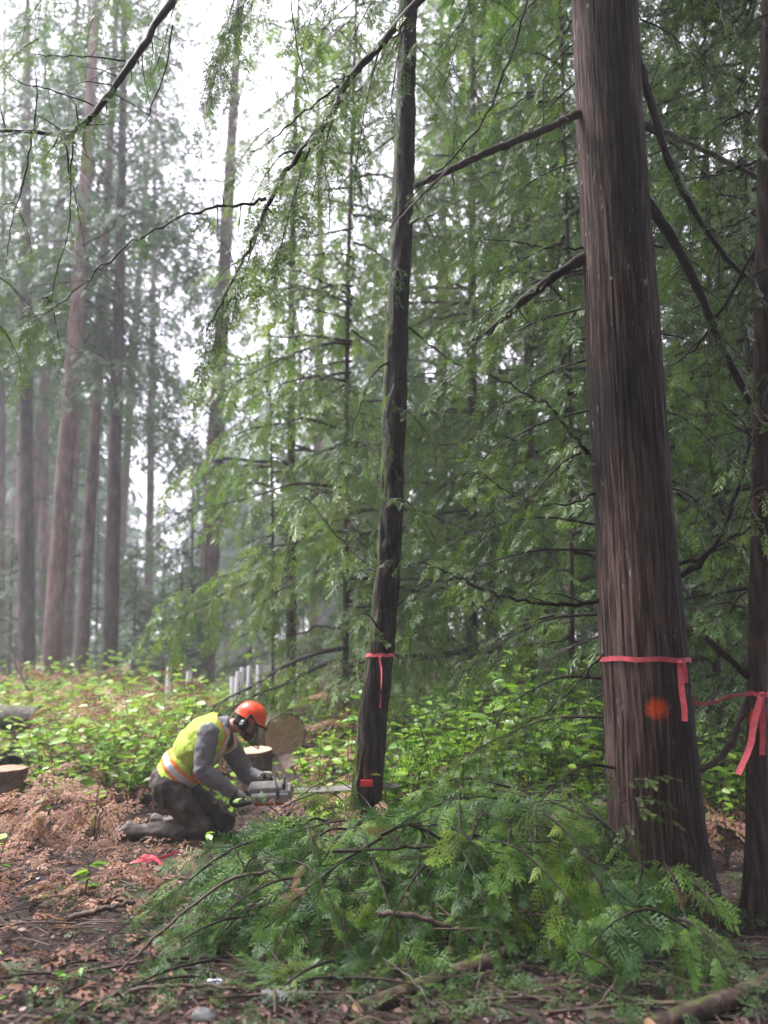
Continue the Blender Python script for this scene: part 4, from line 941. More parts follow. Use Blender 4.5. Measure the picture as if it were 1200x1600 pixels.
random.seed(62)
for k in range(30):     # boughs strewn flat on the floor in front of the heap
    px = random.uniform(170, 1010) if k < 22 else random.uniform(940, 1190); d0 = random.uniform(3.95, 4.75) if px < 940 else random.uniform(4.0, 4.5); x0 = at(px, 1040, d0).x; L = random.uniform(.35, .7); a = random.uniform(-2.9, -.2)
    if px < 420: d0 += .1; L *= .8
    x1 = x0 + math.cos(a) * L; y1 = max(3.55, d0 + math.sin(a) * L * .7)
    tone = random.choice(((0,), (0, 1), (0,)))
    where = 'at the lower left' if px < 430 else 'below the heap' if px < 940 else 'beside the big cedar base'
    cut_bough(f'dark cedar bough strewn flat {where}', Vector((x0, d0, gz(x0, d0) + random.uniform(.02, .07))), Vector((x1, y1, gz(x1, y1) + random.uniform(.02, .05))), random.uniform(.15, .22), .05, tone, 'cedar boughs strewn on the floor')
def bough_px(label, a, b, size, sag=.1, tone=None):
    cut_bough(label, at(*a), at(*b), size, sag, tone)
bough_px('bright yellow-green bough fanning out left of the big cedar base', (850, 1270, 4.6), (965, 1440, 4.15), .34, .12, (1, 2))
bough_px('bright green bough hanging over the front of the heap', (700, 1290, 4.7), (800, 1430, 4.25), .34, .14, (2,))
bough_px('bright green bough below the bent twigs', (480, 1290, 4.9), (500, 1430, 4.4), .32, .12, (2,))
bough_px('green bough drooping in the lower right corner', (1060, 1435, 4.1), (1160, 1580, 3.75), .30, .2, (1, 2))
bough_px('pale underside bough pointing left beside the lower right corner', (1075, 1450, 4.15), (900, 1510, 3.85), .22, .2, (0, 1))
bough_px('bluish green bough tip pointing left in the heap', (480, 1370, 4.6), (335, 1440, 4.35), .24, .1, (0,))
bough_px('bluish green bough lowest at the left of the heap', (400, 1430, 4.5), (240, 1500, 4.1), .24, .08, (0, 1))
bough_px('dark green bough lying at the lower left', (330, 1500, 4.2), (130, 1590, 3.72), .24, .06, (0,))
bough_px('light green bough tip at the bottom by the grey stones', (520, 1500, 4.1), (395, 1590, 3.75), .22, .08, (2,))
bough_px('green bough lying under the tape scraps', (420, 1310, 5.2), (280, 1390, 4.7), .24, .08, (0, 1))
bough_px('green bough partly covering the saw handle', (470, 1305, 5.4), (405, 1250, 5.45), .18, .05, (0, 1))
bough_px('wet silvery bough pointing left at the felled tree', (790, 1265, 5.3), (680, 1245, 5.2), .24, .05, (0,))

random.seed(64)
for k in range(13):
    px = random.uniform(60, 760); d0 = random.uniform(3.75, 4.35); x0 = at(px, 1040, d0).x; L = random.uniform(.3, .55); a = random.uniform(-3.3, .2)
    x1 = x0 + math.cos(a) * L; y1 = max(3.5, d0 + math.sin(a) * L * .6); tone = random.choice(((0,), (0, 1)))
    where = 'in the bottom left foreground' if px < 400 else 'in the bottom middle foreground'
    cut_bough(f'dark cedar bough strewn flat {where}', Vector((x0, d0, gz(x0, d0) + random.uniform(.02, .06))), Vector((x1, y1, gz(x1, y1) + random.uniform(.02, .05))), random.uniform(.15, .22), .06, tone, 'cedar boughs strewn on the floor')
# alike boughs are told apart by their order from left to right
_by = {}
for o in col.objects:
    if o.parent is None and o.name.startswith('cedar_bough'): _by.setdefault(o['label'], []).append(o)
_ord = ('leftmost', 'second from left', 'third from left', 'fourth from left', 'fifth from left', 'sixth from left', 'seventh from left', 'eighth from left', 'ninth from left', 'tenth from left', 'eleventh from left', 'twelfth from left', 'thirteenth from left', 'fourteenth from left')
for lab, obs in _by.items():
    if len(obs) > 1:
        obs.sort(key=lambda o: o.location.x / o.location.y)
        for k, o in enumerate(obs): o['label'] = lab + ', ' + ('rightmost' if k == len(obs) - 1 else _ord[k])
# ------------------------------------------------------------------ the kneeling worker
def cap_vf(p0, r0, p1, r1, ns=18, nc=6):
    p0, p1 = Vector(p0), Vector(p1); ax = (p1 - p0); L = ax.length; ax = ax / L if L > 1e-6 else Vector((0, 0, 1))
    P, R = [], []
    for k in range(nc): a = math.pi / 2 * (1 - k / nc); P.append(p0 - ax * r0 * math.sin(a)); R.append(max(r0 * math.cos(a), 1e-4))
    P += [p0, p1]; R += [r0, r1]
    for k in range(1, nc + 1): a = math.pi / 2 * k / nc; P.append(p1 + ax * r1 * math.sin(a)); R.append(max(r1 * math.cos(a), 1e-4))
    u = ax.orthogonal().normalized(); w = ax.cross(u); V = []
    for p, r in zip(P, R):
        for j in range(ns): b = j / ns * 2 * math.pi; V.append(p + (u * math.cos(b) + w * math.sin(b)) * r)
    n = len(P); i = np.arange(n - 1)[:, None] * ns; j = np.arange(ns)[None]; j2 = (j + 1) % ns
    F = np.stack([i + j, i + j2, i + ns + j2, i + ns + j], -1).reshape(-1, 4)
    return np.array([tuple(v) for v in V]), F
def ell_vf(c, A, r, n=16):
    v, f = cap_vf((0, 0, 0), 1, (0, 0, 1e-5), 1, 2 * n, n)
    A = np.array([tuple(a) for a in A]); return (v * np.array(r)) @ A + np.array(tuple(c)), f
def blob(shapes, voxel, smooth=6, inflate=0.0):
    mb = MB()
    for s in shapes:
        if s[0] == 'c': v, f = cap_vf(s[1], s[2] + inflate, s[3], s[4] + inflate)
        else: v, f = ell_vf(s[1], s[2], [x + inflate for x in s[3]])
        mb.add(v, f)
    o = mb.build('blob', [])
    m = o.modifiers.new('r', 'REMESH'); m.mode = 'VOXEL'; m.voxel_size = voxel; m.use_smooth_shade = True
    sm = o.modifiers.new('s', 'SMOOTH'); sm.factor = .5; sm.iterations = smooth
    bpy.context.view_layer.update(); dg = bpy.context.evaluated_depsgraph_get()
    me = bpy.data.meshes.new_from_object(o.evaluated_get(dg))
    v = np.zeros(len(me.vertices) * 3); me.vertices.foreach_get('co', v); v = v.reshape(-1, 3)
    nn = np.zeros(len(me.vertices) * 3); me.vertices.foreach_get('normal', nn); nn = nn.reshape(-1, 3)
    q = np.array([tuple(p.vertices) for p in me.polygons if len(p.vertices) == 4])
    v = v + np.array(o.location); bpy.data.objects.remove(o); bpy.data.meshes.remove(me)
    return v, q, nn
def np_(v): return np.array(tuple(v))
def A_(px, py, d): return at(px, py, d)

PD = 6.7
M['sweater'] = simple('grey_wool_sweater', (0.19, 0.19, 0.205), .95, .1, .22, 120, .5, .004)
M['trousers'] = simple('dark_brown_work_trousers', (0.060, 0.050, 0.043), .8, .2, .6, 7, .4, .006)
M['lime'] = simple('lime_vest_fabric', (0.46, 0.60, 0.11), .85, .15, .22, 18, .3, .004)
M['vorange'] = simple('orange_vest_band', (0.88, 0.24, 0.04), .7, .2, .08, 30, .2, .003)
M['silver'] = simple('silver_reflective_band', (0.58, 0.60, 0.64), .45, .5, .10, 30, .2, .003)
M['skin'] = simple('skin', (0.46, 0.24, 0.19), .55, .35, .12, 40, .2, .002)
M['hair'] = simple('dark_brown_hair', (0.030, 0.020, 0.016), .7, .3, .4, 90, .6, .004, vec=(1, 1, .2))
M['beard'] = simple('brown_beard', (0.12, 0.06, 0.045), .8, .2, .3, 160, .6, .003)
M['glove'] = simple('pale_grey_work_glove', (0.40, 0.38, 0.36), .85, .15, .2, 50, .4, .003)
M['boot'] = simple('muddy_grey_boot', (0.12, 0.10, 0.095), .6, .35, .35, 22, .5, .005)
M['sole'] = simple('black_boot_sole', (0.02, 0.02, 0.02), .8, .2, .2, 30)
M['helmet'] = simple('orange_red_helmet_shell', (0.86, 0.085, 0.03), .28, .5, .06, 12, .04, .002)
M['blackplastic'] = simple('black_plastic', (0.018, 0.018, 0.02), .4, .45, .2, 30, .1, .002)
M['whiteprint'] = simple('white_print', (0.75, 0.75, 0.75), .5, .3, .05)
M['eyewhite'] = simple('eye', (0.7, 0.68, 0.66), .3, .5, .03)
def m_mesh_visor():
    m, nt, out = mat('dark_visor_mesh')
    p = principled(nt, None, (0.06, 0.045, 0.045), .45, .4); tr = N(nt, 'ShaderNodeBsdfTransparent')
    mx = N(nt, 'ShaderNodeMixShader'); n = noise_node(nt, 40, 4, .7)
    nt.links.new(ramp(nt, n, [(.35, (.30, .30, .30)), (.7, (.5, .5, .5))]), mx.inputs[0])
    nt.links.new(tr.outputs[0], mx.inputs[1]); nt.links.new(p.outputs[0], mx.inputs[2]); nt.links.new(mx.outputs[0], out.inputs[0]); return m
M['visor'] = m_mesh_visor()

J = dict(pelvis=A_(268, 1220, 6.7), waist=A_(292, 1192, 6.7), chest=A_(324, 1156, 6.69), neck=A_(350, 1136, 6.69),
         rhip=A_(264, 1232, 6.58), lhip=A_(276, 1230, 6.83), rknee=A_(314, 1295, 6.56), lknee=A_(350, 1284, 6.90), rank=A_(216, 1306, 6.56), lank=A_(258, 1290, 6.97),
         rsh=A_(326, 1146, 6.51), lsh=A_(356, 1160, 6.88), relb=A_(316, 1203, 6.46), lelb=A_(385, 1212, 6.97), rwri=A_(362, 1237, 6.56), lwri=A_(407, 1215, 6.83))
for k in ('rknee', 'rank'): J[k].z = max(J[k].z, gz(J[k].x, J[k].y) + (.075 if k == 'rknee' else .06))
for k in ('lknee', 'lank'): J[k].z = max(J[k].z, gz(J[k].x, J[k].y) + (.075 if k == 'lknee' else .06))
worker = thing('person', 'person in orange helmet and lime vest kneeling to saw the slim tree', 'person', Vector((J['rknee'].x - .2, 6.7, gz(J['rknee'].x - .2, 6.7))))
TA = (J['neck'] - J['pelvis']).normalized(); TS0 = Vector((0.10, -1, 0.05))
TF = TA.cross(TS0.normalized()); TF = -TF if TF.x < 0 else TF; TF.normalize()
TS = TF.cross(TA); TS = -TS if TS.y > 0 else TS; TS.normalize()      # towards the camera
tax = (TF, TS, TA)
torso = [('e', J['pelvis'], tax, (.145, .175, .15)), ('e', J['pelvis'].lerp(J['waist'], .7) - TF * .005, tax, (.150, .172, .15)), ('e', J['waist'].lerp(J['chest'], .55) - TF * .008, tax, (.165, .185, .17)),
         ('e', J['chest'] - TF * .005, tax, (.160, .200, .16)), ('e', J['chest'].lerp(J['neck'], .6) - TF * .02, tax, (.120, .185, .095))]
arms = []
for a, b, c in (('rsh', 'relb', 'rwri'), ('lsh', 'lelb', 'lwri')):
    arms += [('c', J[a], .076, J[a].lerp(J[b], .5), .070), ('c', J[a].lerp(J[b], .5), .070, J[b], .054), ('c', J[b], .054, J[b].lerp(J[c], .4), .053), ('c', J[b].lerp(J[c], .4), .053, J[c], .036)]
legs = []
for a, b, c in (('rhip', 'rknee', 'rank'), ('lhip', 'lknee', 'lank')):
    legs += [('c', J[a], .108, J[a].lerp(J[b], .5), .096), ('c', J[a].lerp(J[b], .5), .096, J[b], .072), ('c', J[b], .064, J[b].lerp(J[c], .4), .064), ('c', J[b].lerp(J[c], .4), .064, J[c], .044)]
# head frame
HC = A_(387, 1131, 6.67); _p = math.radians(27)
HF = Vector((math.cos(_p), -.10, -math.sin(_p))).normalized(); HS = Vector((.10, -1, 0)); HU = HF.cross(HS); HU = -HU if HU.z < 0 else HU; HU.normalize(); HS = HU.cross(HF); HS = -HS if HS.y > 0 else HS
hx = (HF, HS, HU)
def H(f, s, u): return HC + HF * f + HS * s + HU * u
head = [('e', H(-.012, 0, .03), hx, (.098, .076, .095)), ('e', H(.022, 0, -.045), hx, (.070, .060, .070)), ('e', H(.050, 0, -.092), hx, (.036, .038, .026)), ('c', H(.078, 0, .008), .011, H(.108, 0, -.030), .014),
        ('e', H(.070, 0, .022), hx, (.022, .052, .014)), ('c', H(.066, .02, -.066), .014, H(.066, -.02, -.066), .014), ('c', H(.070, .028, -.015), .02, H(.06, .035, -.03), .02), ('c', H(.070, -.028, -.015), .02, H(.06, -.035, -.03), .02),
        ('c', H(-.045, 0, -.03), .058, J['neck'] + TF * .0, .062), ('e', H(-.01, .076, -.015), hx, (.026, .012, .034)), ('e', H(-.01, -.076, -.015), hx, (.026, .012, .034))]
def hand(wr, c, axis, hr=.022):
    """palm and five fingers curled round a bar at c"""
    axis = Vector(axis).normalized(); u = (wr - c); u = (u - axis * u.dot(axis)).normalized(); v = axis.cross(u); sh = []
    if v.z < 0: v = -v
    pc = c + u * (hr + .024) + v * .006
    for k in (-1, 0, 1): sh.append(('c', wr + axis * k * .012, .026, pc + axis * k * .024, .017))
    for k in range(4):
        off = axis * (k - 1.5) * .0215; R = hr + .010; Lk = (.92, 1.0, .97, .84)[k]
        pts = [c + off + (u * math.cos(t * Lk) + v * math.sin(t * Lk)) * R * (1.25 if i == 0 else 1.0) for i, t in enumerate((.45, 1.5, 2.6, 3.6))]
        for i in range(3): sh.append(('c', pts[i], .0105 - .001 * i, pts[i + 1], .0095 - .001 * i))
    th = [pc + axis * .034, c + axis * .040 - v * (hr + .006) + u * .012, c + axis * .022 - v * (hr + .010) - u * .010]
    sh.append(('c', th[0], .013, th[1], .0115)); sh.append(('c', th[1], .0115, th[2], .0095)); return sh
GRIP_R = A_(374, 1243, 6.62); GRIP_L = A_(417, 1213, 6.76)
rhand = hand(J['rwri'], GRIP_R, Vector((.75, .2, -.35))); lhand = hand(J['lwri'], GRIP_L, Vector((.45, .85, -.1)))
def part(name, sh, vox, sm, m, inflate=0, wr=0.0, wf=18, parent=worker, keep=None):
    v, q, n = blob(sh, vox, sm, inflate)
    if wr: v = v + n * (wr * (fbm(v * wf, 3) + .6 * (1 - 2 * np.abs(noise3(v * wf * .9 + 4)))))[:, None]
    if keep is not None:
        ok = keep(v[q].mean(1)); q = q[ok]
    mb = MB(); mb.add(v, q); return mb.build(name, M[m], parent)
part('body', head + torso + arms + legs + rhand + lhand, .012, 4, 'skin', -.004)
hd = part('face', head, .0048, 3, 'skin', .0005)
for s in (.031, -.031):
    v, f = ell_vf(H(.074, s, .004), hx, (.011, .013, .010), 8); mb = MB(); mb.add(v, f, 0)
    v, f = ell_vf(H(.083, s, .002), hx, (.004, .006, .006), 6); mb.add(v, f, 1); mb.build('eye', [M['eyewhite'], M['hair']], hd)
mb = MB(); add_tube(mb, [H(.082, .022, -.067), H(.088, 0, -.065), H(.082, -.022, -.067)], [.003, .005, .003], 6); mb.build('mouth', M['beard'], hd)
part('sweater', [(t[0], *t[1:]) for t in torso[1:]] + arms + [('c', J['neck'] - TA * .02, .075, J['neck'] + TA * .015, .066)], .010, 3, 'sweater', .014, .0095, 20)
part('trousers', [torso[0], torso[1]] + legs, .0095, 4, 'trousers', .017, .020, 13, keep=lambda c: ((c - np_(J['pelvis'])) @ np_(TA) < .10) | (c[:, 2] < J['pelvis'].z - .10))
part('glove', rhand, .005, 2, 'glove', .002); part('glove', lhand, .005, 2, 'glove', .002)
# vest
v, q, n = blob(torso + [('c', J['rsh'] + TS * -.03, .058, J['chest'].lerp(J['neck'], .6), .07), ('c', J['lsh'] + TS * .03, .058, J['chest'].lerp(J['neck'], .6), .07)], .0062, 7, .033)
v = v + n * (.011 * (fbm(v * 13, 3) + .5 * (1 - 2 * np.abs(noise3(v * 9 + 2)))))[:, None]
c = v[q].mean(1) - np_(J['pelvis']); tt, ff, ss = c @ np_(TA), c @ np_(TF), c @ np_(TS)
wob = .006 * noise3(c * 9)
ok = (tt > .022 + wob) & ~((ff > .04) & (np.abs(ss + .01) < .028 + .05 * np.clip(tt - .3, 0, 1))) & ~((tt > .52) & (np.abs(ss) < .06) & (ff > -.05)) & (tt < .64)
for sh in ('rsh', 'lsh'):   # arm holes
    dd = v[q].mean(1) - np_(J[sh]) ; sgn = 1 if sh == 'rsh' else -1
    ok &= ~((np.linalg.norm(dd - (dd @ np_(TS))[:, None] * np_(TS)[None], axis=1) < .080) & (sgn * ss > .125))
mi = np.zeros(len(q), int); tb = tt + wob
mi[((tb > .065) & (tb < .092)) | ((tb > .150) & (tb < .177))] = 1; mi[(tb >= .092) & (tb <= .150)] = 2
sb = np.abs(np.abs(ss) - .105); up = (tb > .177) & (ff > -.045)
mi[up & (sb < .046)] = 1; mi[up & (sb < .024)] = 2
sb2 = np.abs(ss - .045); lowb = (tb > .167) & (tb < .30) & (ff < -.02) & False
mb = MB(); mb.add(v, q[:1] * 0 + q[:1]); mb.f = []
for k in range(3):
    sel = q[ok & (mi == k)]
    if len(sel): mb.f.append((sel, k))
mb.build('vest', [M['lime'], M['vorange'], M['silver']], worker)
# boots
def boot(ank, toe, hl):
    d = (toe - ank).normalized()
    o = part('boot', [('c', ank - (ank - toe) * -.0 + (ank - hl) * .0 + Vector((0, 0, 0)), .056, ank + (ank - toe).normalized() * .06, .056), ('c', ank, .054, hl, .042), ('c', hl, .040, toe.lerp(hl, .45), .045), ('c', toe.lerp(hl, .45), .046, toe, .034), ('c', ank, .050, toe.lerp(hl, .4), .046)], .007, 3, 'boot', .002, .004, 22)
    return o
b1 = boot(J['rank'], J['rank'] + Vector((-.175, -.02, -.035)), J['rank'] + Vector((-.075, 0, .045)))
b2 = boot(J['lank'], J['lank'] + Vector((-.13, .02, -.05)), J['lank'] + Vector((-.09, 0, .055)))
part('boot_sole', [('c', J['rank'] + Vector((-.105, 0, .060)), .022, J['rank'] + Vector((-.200, -.02, -.020)), .024)], .006, 2, 'sole', 0, parent=b1)
part('boot_sole', [('c', J['lank'] + Vector((-.120, 0, .070)), .022, J['lank'] + Vector((-.170, .02, -.02)), .024)], .006, 2, 'sole', 0, parent=b2)
part('hair', [('e', H(-.030, 0, .012), hx, (.094, .084, .085)), ('c', H(-.085, .03, -.03), .032, H(-.085, -.03, -.03), .032), ('c', H(-.02, .068, .0), .022, H(.022, .066, -.01), .014), ('c', H(-.02, -.068, .0), .022, H(.022, -.066, -.01), .014)], .006, 2, 'hair', 0, .004, 45, keep=lambda c: ((c - np_(HC)) @ np_(HF) < .035))
part('beard', [('e', H(.030, 0, -.062), hx, (.068, .060, .055)), ('e', H(.055, 0, -.098), hx, (.038, .038, .028))], .0055, 2, 'beard', .001, .003, 60, keep=lambda c: ((c - np_(HC)) @ np_(HU) < -.052) & ((c - np_(HC)) @ np_(HF) > -.01))
# helmet: dome with crown ridges and a front peak
def dome():
    V, n, ns = [], 18, 56
    for i in range(n):
        t = i / (n - 1) * math.pi / 2
        for j in range(ns):
            a = j / ns * 2 * math.pi; ca, sa = math.cos(a), math.sin(a); r = math.sin(t) ** .88; h = math.cos(t) ** .9 if t < math.pi / 2 - 1e-6 else 0
            f_, s_ = r * ca * .136, r * sa * .113
            rid = .006 * math.exp(-((abs(s_) - .030) / .010) ** 2) * (1 if ca > -2 else 0) * math.sin(t) ** .5
            u_ = h * (.138 + rid)
            if i == n - 1: f_ *= 1.05 + (.20 * max(0, ca) ** 3); s_ *= 1.05; u_ -= .006 + .016 * max(0, ca) ** 2
            V.append(tuple(H(f_ - .006, s_, u_ + .048)))
    V = np.array(V); i = np.arange(n - 1)[:, None] * ns; j = np.arange(ns)[None]; j2 = (j + 1) % ns
    return V, np.stack([i + j, i + ns + j, i + ns + j2, i + j2], -1).reshape(-1, 4), ns
V, Fq, ns = dome(); ctr = np_(H(0, 0, .05)); V2 = ctr + (V - ctr) * .965
mb = MB(); mb.add(V, Fq); mb.add(V2, Fq[:, ::-1]); j = np.arange(ns); j2 = (j + 1) % ns
mb.add(np.vstack([V[-ns:], V2[-ns:]]), np.stack([j, ns + j, ns + j2, j2], -1)); helmet = mb.build('helmet', M['helmet'], worker)
for sgn in (1, -1):
    mu = part('earmuff', [('e', H(-.006, sgn * .098, -.012), hx, (.040, .026, .050)), ('e', H(-.006, sgn * .108, -.012), hx, (.028, .026, .036))], .005, 2, 'blackplastic', 0, parent=helmet)
    mb = MB(); add_tube(mb, [H(.004, sgn * .128, .02), H(.010, sgn * .128, .055), H(.014, sgn * .120, .085)], [.009, .010, .014], 8, 0); mb.build('muff_arm', M['blackplastic'], helmet)
    mb = MB(); add_tube(mb, [H(.018, sgn * .122, .085), H(.060, sgn * .118, .062), H(.100, sgn * .092, .034)], [.010, .008, .009], 8, 0); mb.build('visor_arm', M['blackplastic'], helmet)
mb = MB(); ribbon_pts = [H(-.030, .136, -.020), H(-.006, .139, -.008)]; add_tube(mb, ribbon_pts, [.003, .003], 6); mb.build('muff_mark', M['whiteprint'], helmet)
# visor: curved mesh sheet hanging from the peak, with rim
VV = []; nu, nv = 22, 10
for i in range(nv):
    u = i / (nv - 1)
    for k in range(nu):
        a = math.radians(-62 + 124 * k / (nu - 1)); R = .118 + .030 * math.cos(a)
        VV.append(tuple(H(.020 + R * math.cos(a) + .016 * u, R * math.sin(a) * .80, .034 - .165 * u * (1 - .18 * (1 - math.cos(a)) * u))))
VV = np.array(VV); i = np.arange(nv - 1)[:, None] * nu; k = np.arange(nu - 1)[None]
mb = MB(); mb.add(VV, np.stack([i + k, i + nu + k, i + nu + k + 1, i + k + 1], -1).reshape(-1, 4)); mb.build('visor', M['visor'], helmet)
rim = [Vector(VV[k]) for k in range(nu)] + [Vector(VV[i * nu + nu - 1]) for i in range(1, nv)] + [Vector(VV[(nv - 1) * nu + k]) for k in range(nu - 2, -1, -1)] + [Vector(VV[i * nu]) for i in range(nv - 2, -1, -1)]
mb = MB(); add_tube(mb, rim, [.0035] * len(rim), 6); mb.build('visor_rim', M['blackplastic'], helmet)
mb = MB(); add_tube(mb, [Vector(VV[k]) + HU * .004 for k in range(nu)], [.008] * nu, 6); mb.build('visor_bracket', M['blackplastic'], helmet)

# ------------------------------------------------------------------ chainsaw and wedge
M['sawgrey'] = simple('pale_grey_saw_cover', (0.36, 0.34, 0.31), .55, .3, .3, 16, .15, .003)
M['sawwhite'] = simple('white_saw_cover', (0.55, 0.55, 0.58), .5, .3, .25, 16, .1, .003)
M['saworange'] = simple('orange_saw_housing', (0.75, 0.16, 0.03), .5, .4, .12, 20, .1, .003)
M['barsteel'] = simple('worn_bar_steel', (0.16, 0.15, 0.13), .5, .4, .4, 14, .15, .002, .3, (.3, 1, 1))
M['chainsteel'] = simple('dark_chain_steel', (0.10, 0.095, 0.09), .5, .5, .3, 60, .3, .003, .4)
M['wedge'] = simple('red_plastic_wedge', (0.80, 0.035, 0.05), .45, .4, .08, 25, .1, .002)
SC = A_(424, 1238, 6.69); TIP = A_(622, 1228, 6.72); BX = (TIP - SC); BX.normalize()
_t = math.radians(27); BN = Vector((0, -math.sin(_t), math.cos(_t))); BN = (BN - BX * BN.dot(BX)).normalized(); BY = BN.cross(BX)      # BN: bar face normal, BY: across the bar, away from the camera
saw = thing('chainsaw', 'chainsaw held flat by the kneeling worker, bar through the slim tree', 'chainsaw', SC)
def S(x, y, z): return SC + BX * x + BY * y * .82 + BN * z * .82
def rbox(mb, x0, x1, y0, y1, z0, z1, r=.012, mat=0, taper=0.0):
    """box with rounded edges in saw axes"""
    import bmesh
    bm = bmesh.new(); bmesh.ops.create_cube(bm, size=1)
    for v in bm.verts:
        k = 1 - taper * (v.co.z + .5)
        v.co = Vector(((x0 + x1) / 2 + v.co.x * (x1 - x0) * k, (y0 + y1) / 2 + v.co.y * (y1 - y0) * k, (z0 + z1) / 2 + v.co.z * (z1 - z0)))
    bmesh.ops.bevel(bm, geom=bm.edges[:], offset=r, segments=3, profile=.6, affect='EDGES')
    V = np.array([tuple(S(*v.co)) for v in bm.verts]); idx = {v: i for i, v in enumerate(bm.verts)}
    q4 = [[idx[v] for v in f.verts] for f in bm.faces if len(f.verts) == 4]; q3 = [[idx[v] for v in f.verts] for f in bm.faces if len(f.verts) == 3]
    n0 = mb.n; mb.add(V, np.array(q4), mat)
    if q3: mb.f.append((np.array(q3) + n0, mat))
    bm.free()
mb = MB(); rbox(mb, -.16, .15, -.105, .085, -.055, .045, .02); mb.build('engine_housing', M['sawwhite'], saw)
mb = MB(); rbox(mb, -.19, .12, -.075, .075, .040, .098, .018, taper=.16); mb.build('top_cover', M['sawgrey'], saw)
mb = MB(); rbox(mb, .02, .17, -.09, .075, -.035, .062, .014, taper=.1); mb.build('clutch_cover', M['sawgrey'], saw)
for k in range(6):
    mb = MB(); rbox(mb, -.12 + k * .03, -.108 + k * .03, -.112, -.100, -.04, .03, .003); mb.build('cooling_fin', M['sawgrey'], saw)
mb = MB(); rbox(mb, -.14, .10, -.095, .07, -.090, -.050, .012); mb.build('base_plate', M['saworange'], saw)
g0 = GRIP_R
mb = MB(); add_tube(mb, crom([S(-.14, -.05, -.01), g0 + Vector((.05, 0, .02)), g0, g0 + Vector((-.05, 0, -.02)), g0 + Vector((-.07, .02, -.06)), g0 + Vector((-.02, .03, -.085)), S(-.12, -.03, -.07)], 24), [.016] * 24, 10); mb.build('rear_handle', M['blackplastic'], saw)
g1 = GRIP_L
mb = MB(); add_tube(mb, crom([S(.02, .09, -.03), S(.0, .12, .06), g1 + Vector((-.07, .03, -.0)), g1, g1 + Vector((.055, -.01, -.012)), S(.06, -.08, .085), S(.06, -.115, .0)], 30), [.0125] * 30, 10); mb.build('front_handle', M['blackplastic'], saw)
mb = MB(); rbox(mb, .10, .118, -.06, .08, .06, .13, .006); mb.build('hand_guard', M['blackplastic'], saw)
def bar_plate(x0, x1, hw, th, z):
    out = [(x0, -hw), (x0, hw)]; n = 14
    top = [(x0 + (x1 - x0 - hw) * k / 8, hw * (1 + .10 * math.sin(math.pi * k / 8))) for k in range(9)]
    nose = [(x1 - hw + math.sin(a) * hw, math.cos(a) * hw) for a in np.linspace(0, math.pi, n)][1:-1]
    pl = top + nose + [(x, -y) for x, y in reversed(top)]; m = len(pl); cx = (x0 + x1) / 2
    V = [S(x, y, z + th / 2) for x, y in pl] + [S(x, y, z - th / 2) for x, y in pl] + [S(cx, 0, z + th / 2), S(cx, 0, z - th / 2)]
    j = np.arange(m); j2 = (j + 1) % m; mb = MB(); mb.add(np.array([tuple(v) for v in V]), np.stack([j, j + m, j2 + m, j2], -1)); mb.f.append((np.stack([j2, np.full(m, 2 * m), j], -1)[:, ::-1], 0)); mb.f.append((np.stack([j + m, np.full(m, 2 * m + 1), j2 + m], -1)[:, ::-1], 0)); return mb, pl
BL = (TIP - SC).length
mb, pl = bar_plate(.12, BL, .040, .005, .006); mb.build('guide_bar', M['barsteel'], saw, smooth=False)
mb = MB(); loop = [S(x, y * 1.06, .006) for x, y in pl]; add_tube(mb, loop + [loop[0]], [.0042] * (len(loop) + 1), 5)
mb.build('chain', M['chainsteel'], saw, smooth=False)
for k in range(3):
    mb = MB(); add_tube(mb, [S(.16, -.05 + k * .045, .012), S(.195, -.05 + k * .045, .014)], [.009, .002], 6); mb.build('spike', M['chainsteel'], saw)
w0 = A_(573, 1222, 6.7 - .155)
wt = thing('felling_wedge', 'red plastic wedge driven into the saw cut of the slim tree', 'wedge', w0)
def wedge_mb(x0, x1, y0, y1, h0, h1, dz=0):
    P = []
    for y, h in ((y0, h0), (y1, h1)):
        for x in (x0, x1):
            for z in (-h, h): P.append(tuple(w0 + Vector((x, y, z + dz))))
    mb = MB(); mb.add(np.array(P), np.array([(0, 1, 3, 2), (4, 6, 7, 5), (0, 4, 5, 1), (2, 3, 7, 6), (1, 5, 7, 3), (0, 2, 6, 4)])); return mb
wedge_mb(-.042, .042, -.06, .14, .019, .003).build('wedge_body', M['wedge'], wt, smooth=False)
wedge_mb(-.050, .050, -.075, -.058, .024, .024).build('striking_head', M['wedge'], wt, smooth=False)
# fresh sawdust at the foot of the cut
random.seed(66); rows = []
for k in range(900):
    x = w0.x + random.gauss(-.12, .16); y = 6.5 + random.gauss(0, .10); rows.append((x, y, gz(x, y) + random.uniform(.005, .03), random.gauss(0, 1), random.gauss(0, 1), random.gauss(0, .3), *(UP + rv(.5)), random.uniform(.008, .022), random.random()))
M['sawdust'] = leaf_mat('fresh_sawdust', [(0, (.38, .24, .13)), (1, (.62, .46, .30))], trans=.1, rough=.9)
mb = MB(); add_leaves(mb, rows, 0); o = mb.build('sawdust', M['sawdust'], None, smooth=False, kind='stuff'); o['label'] = 'pale sawdust fallen below the saw cut'; o['category'] = 'sawdust'
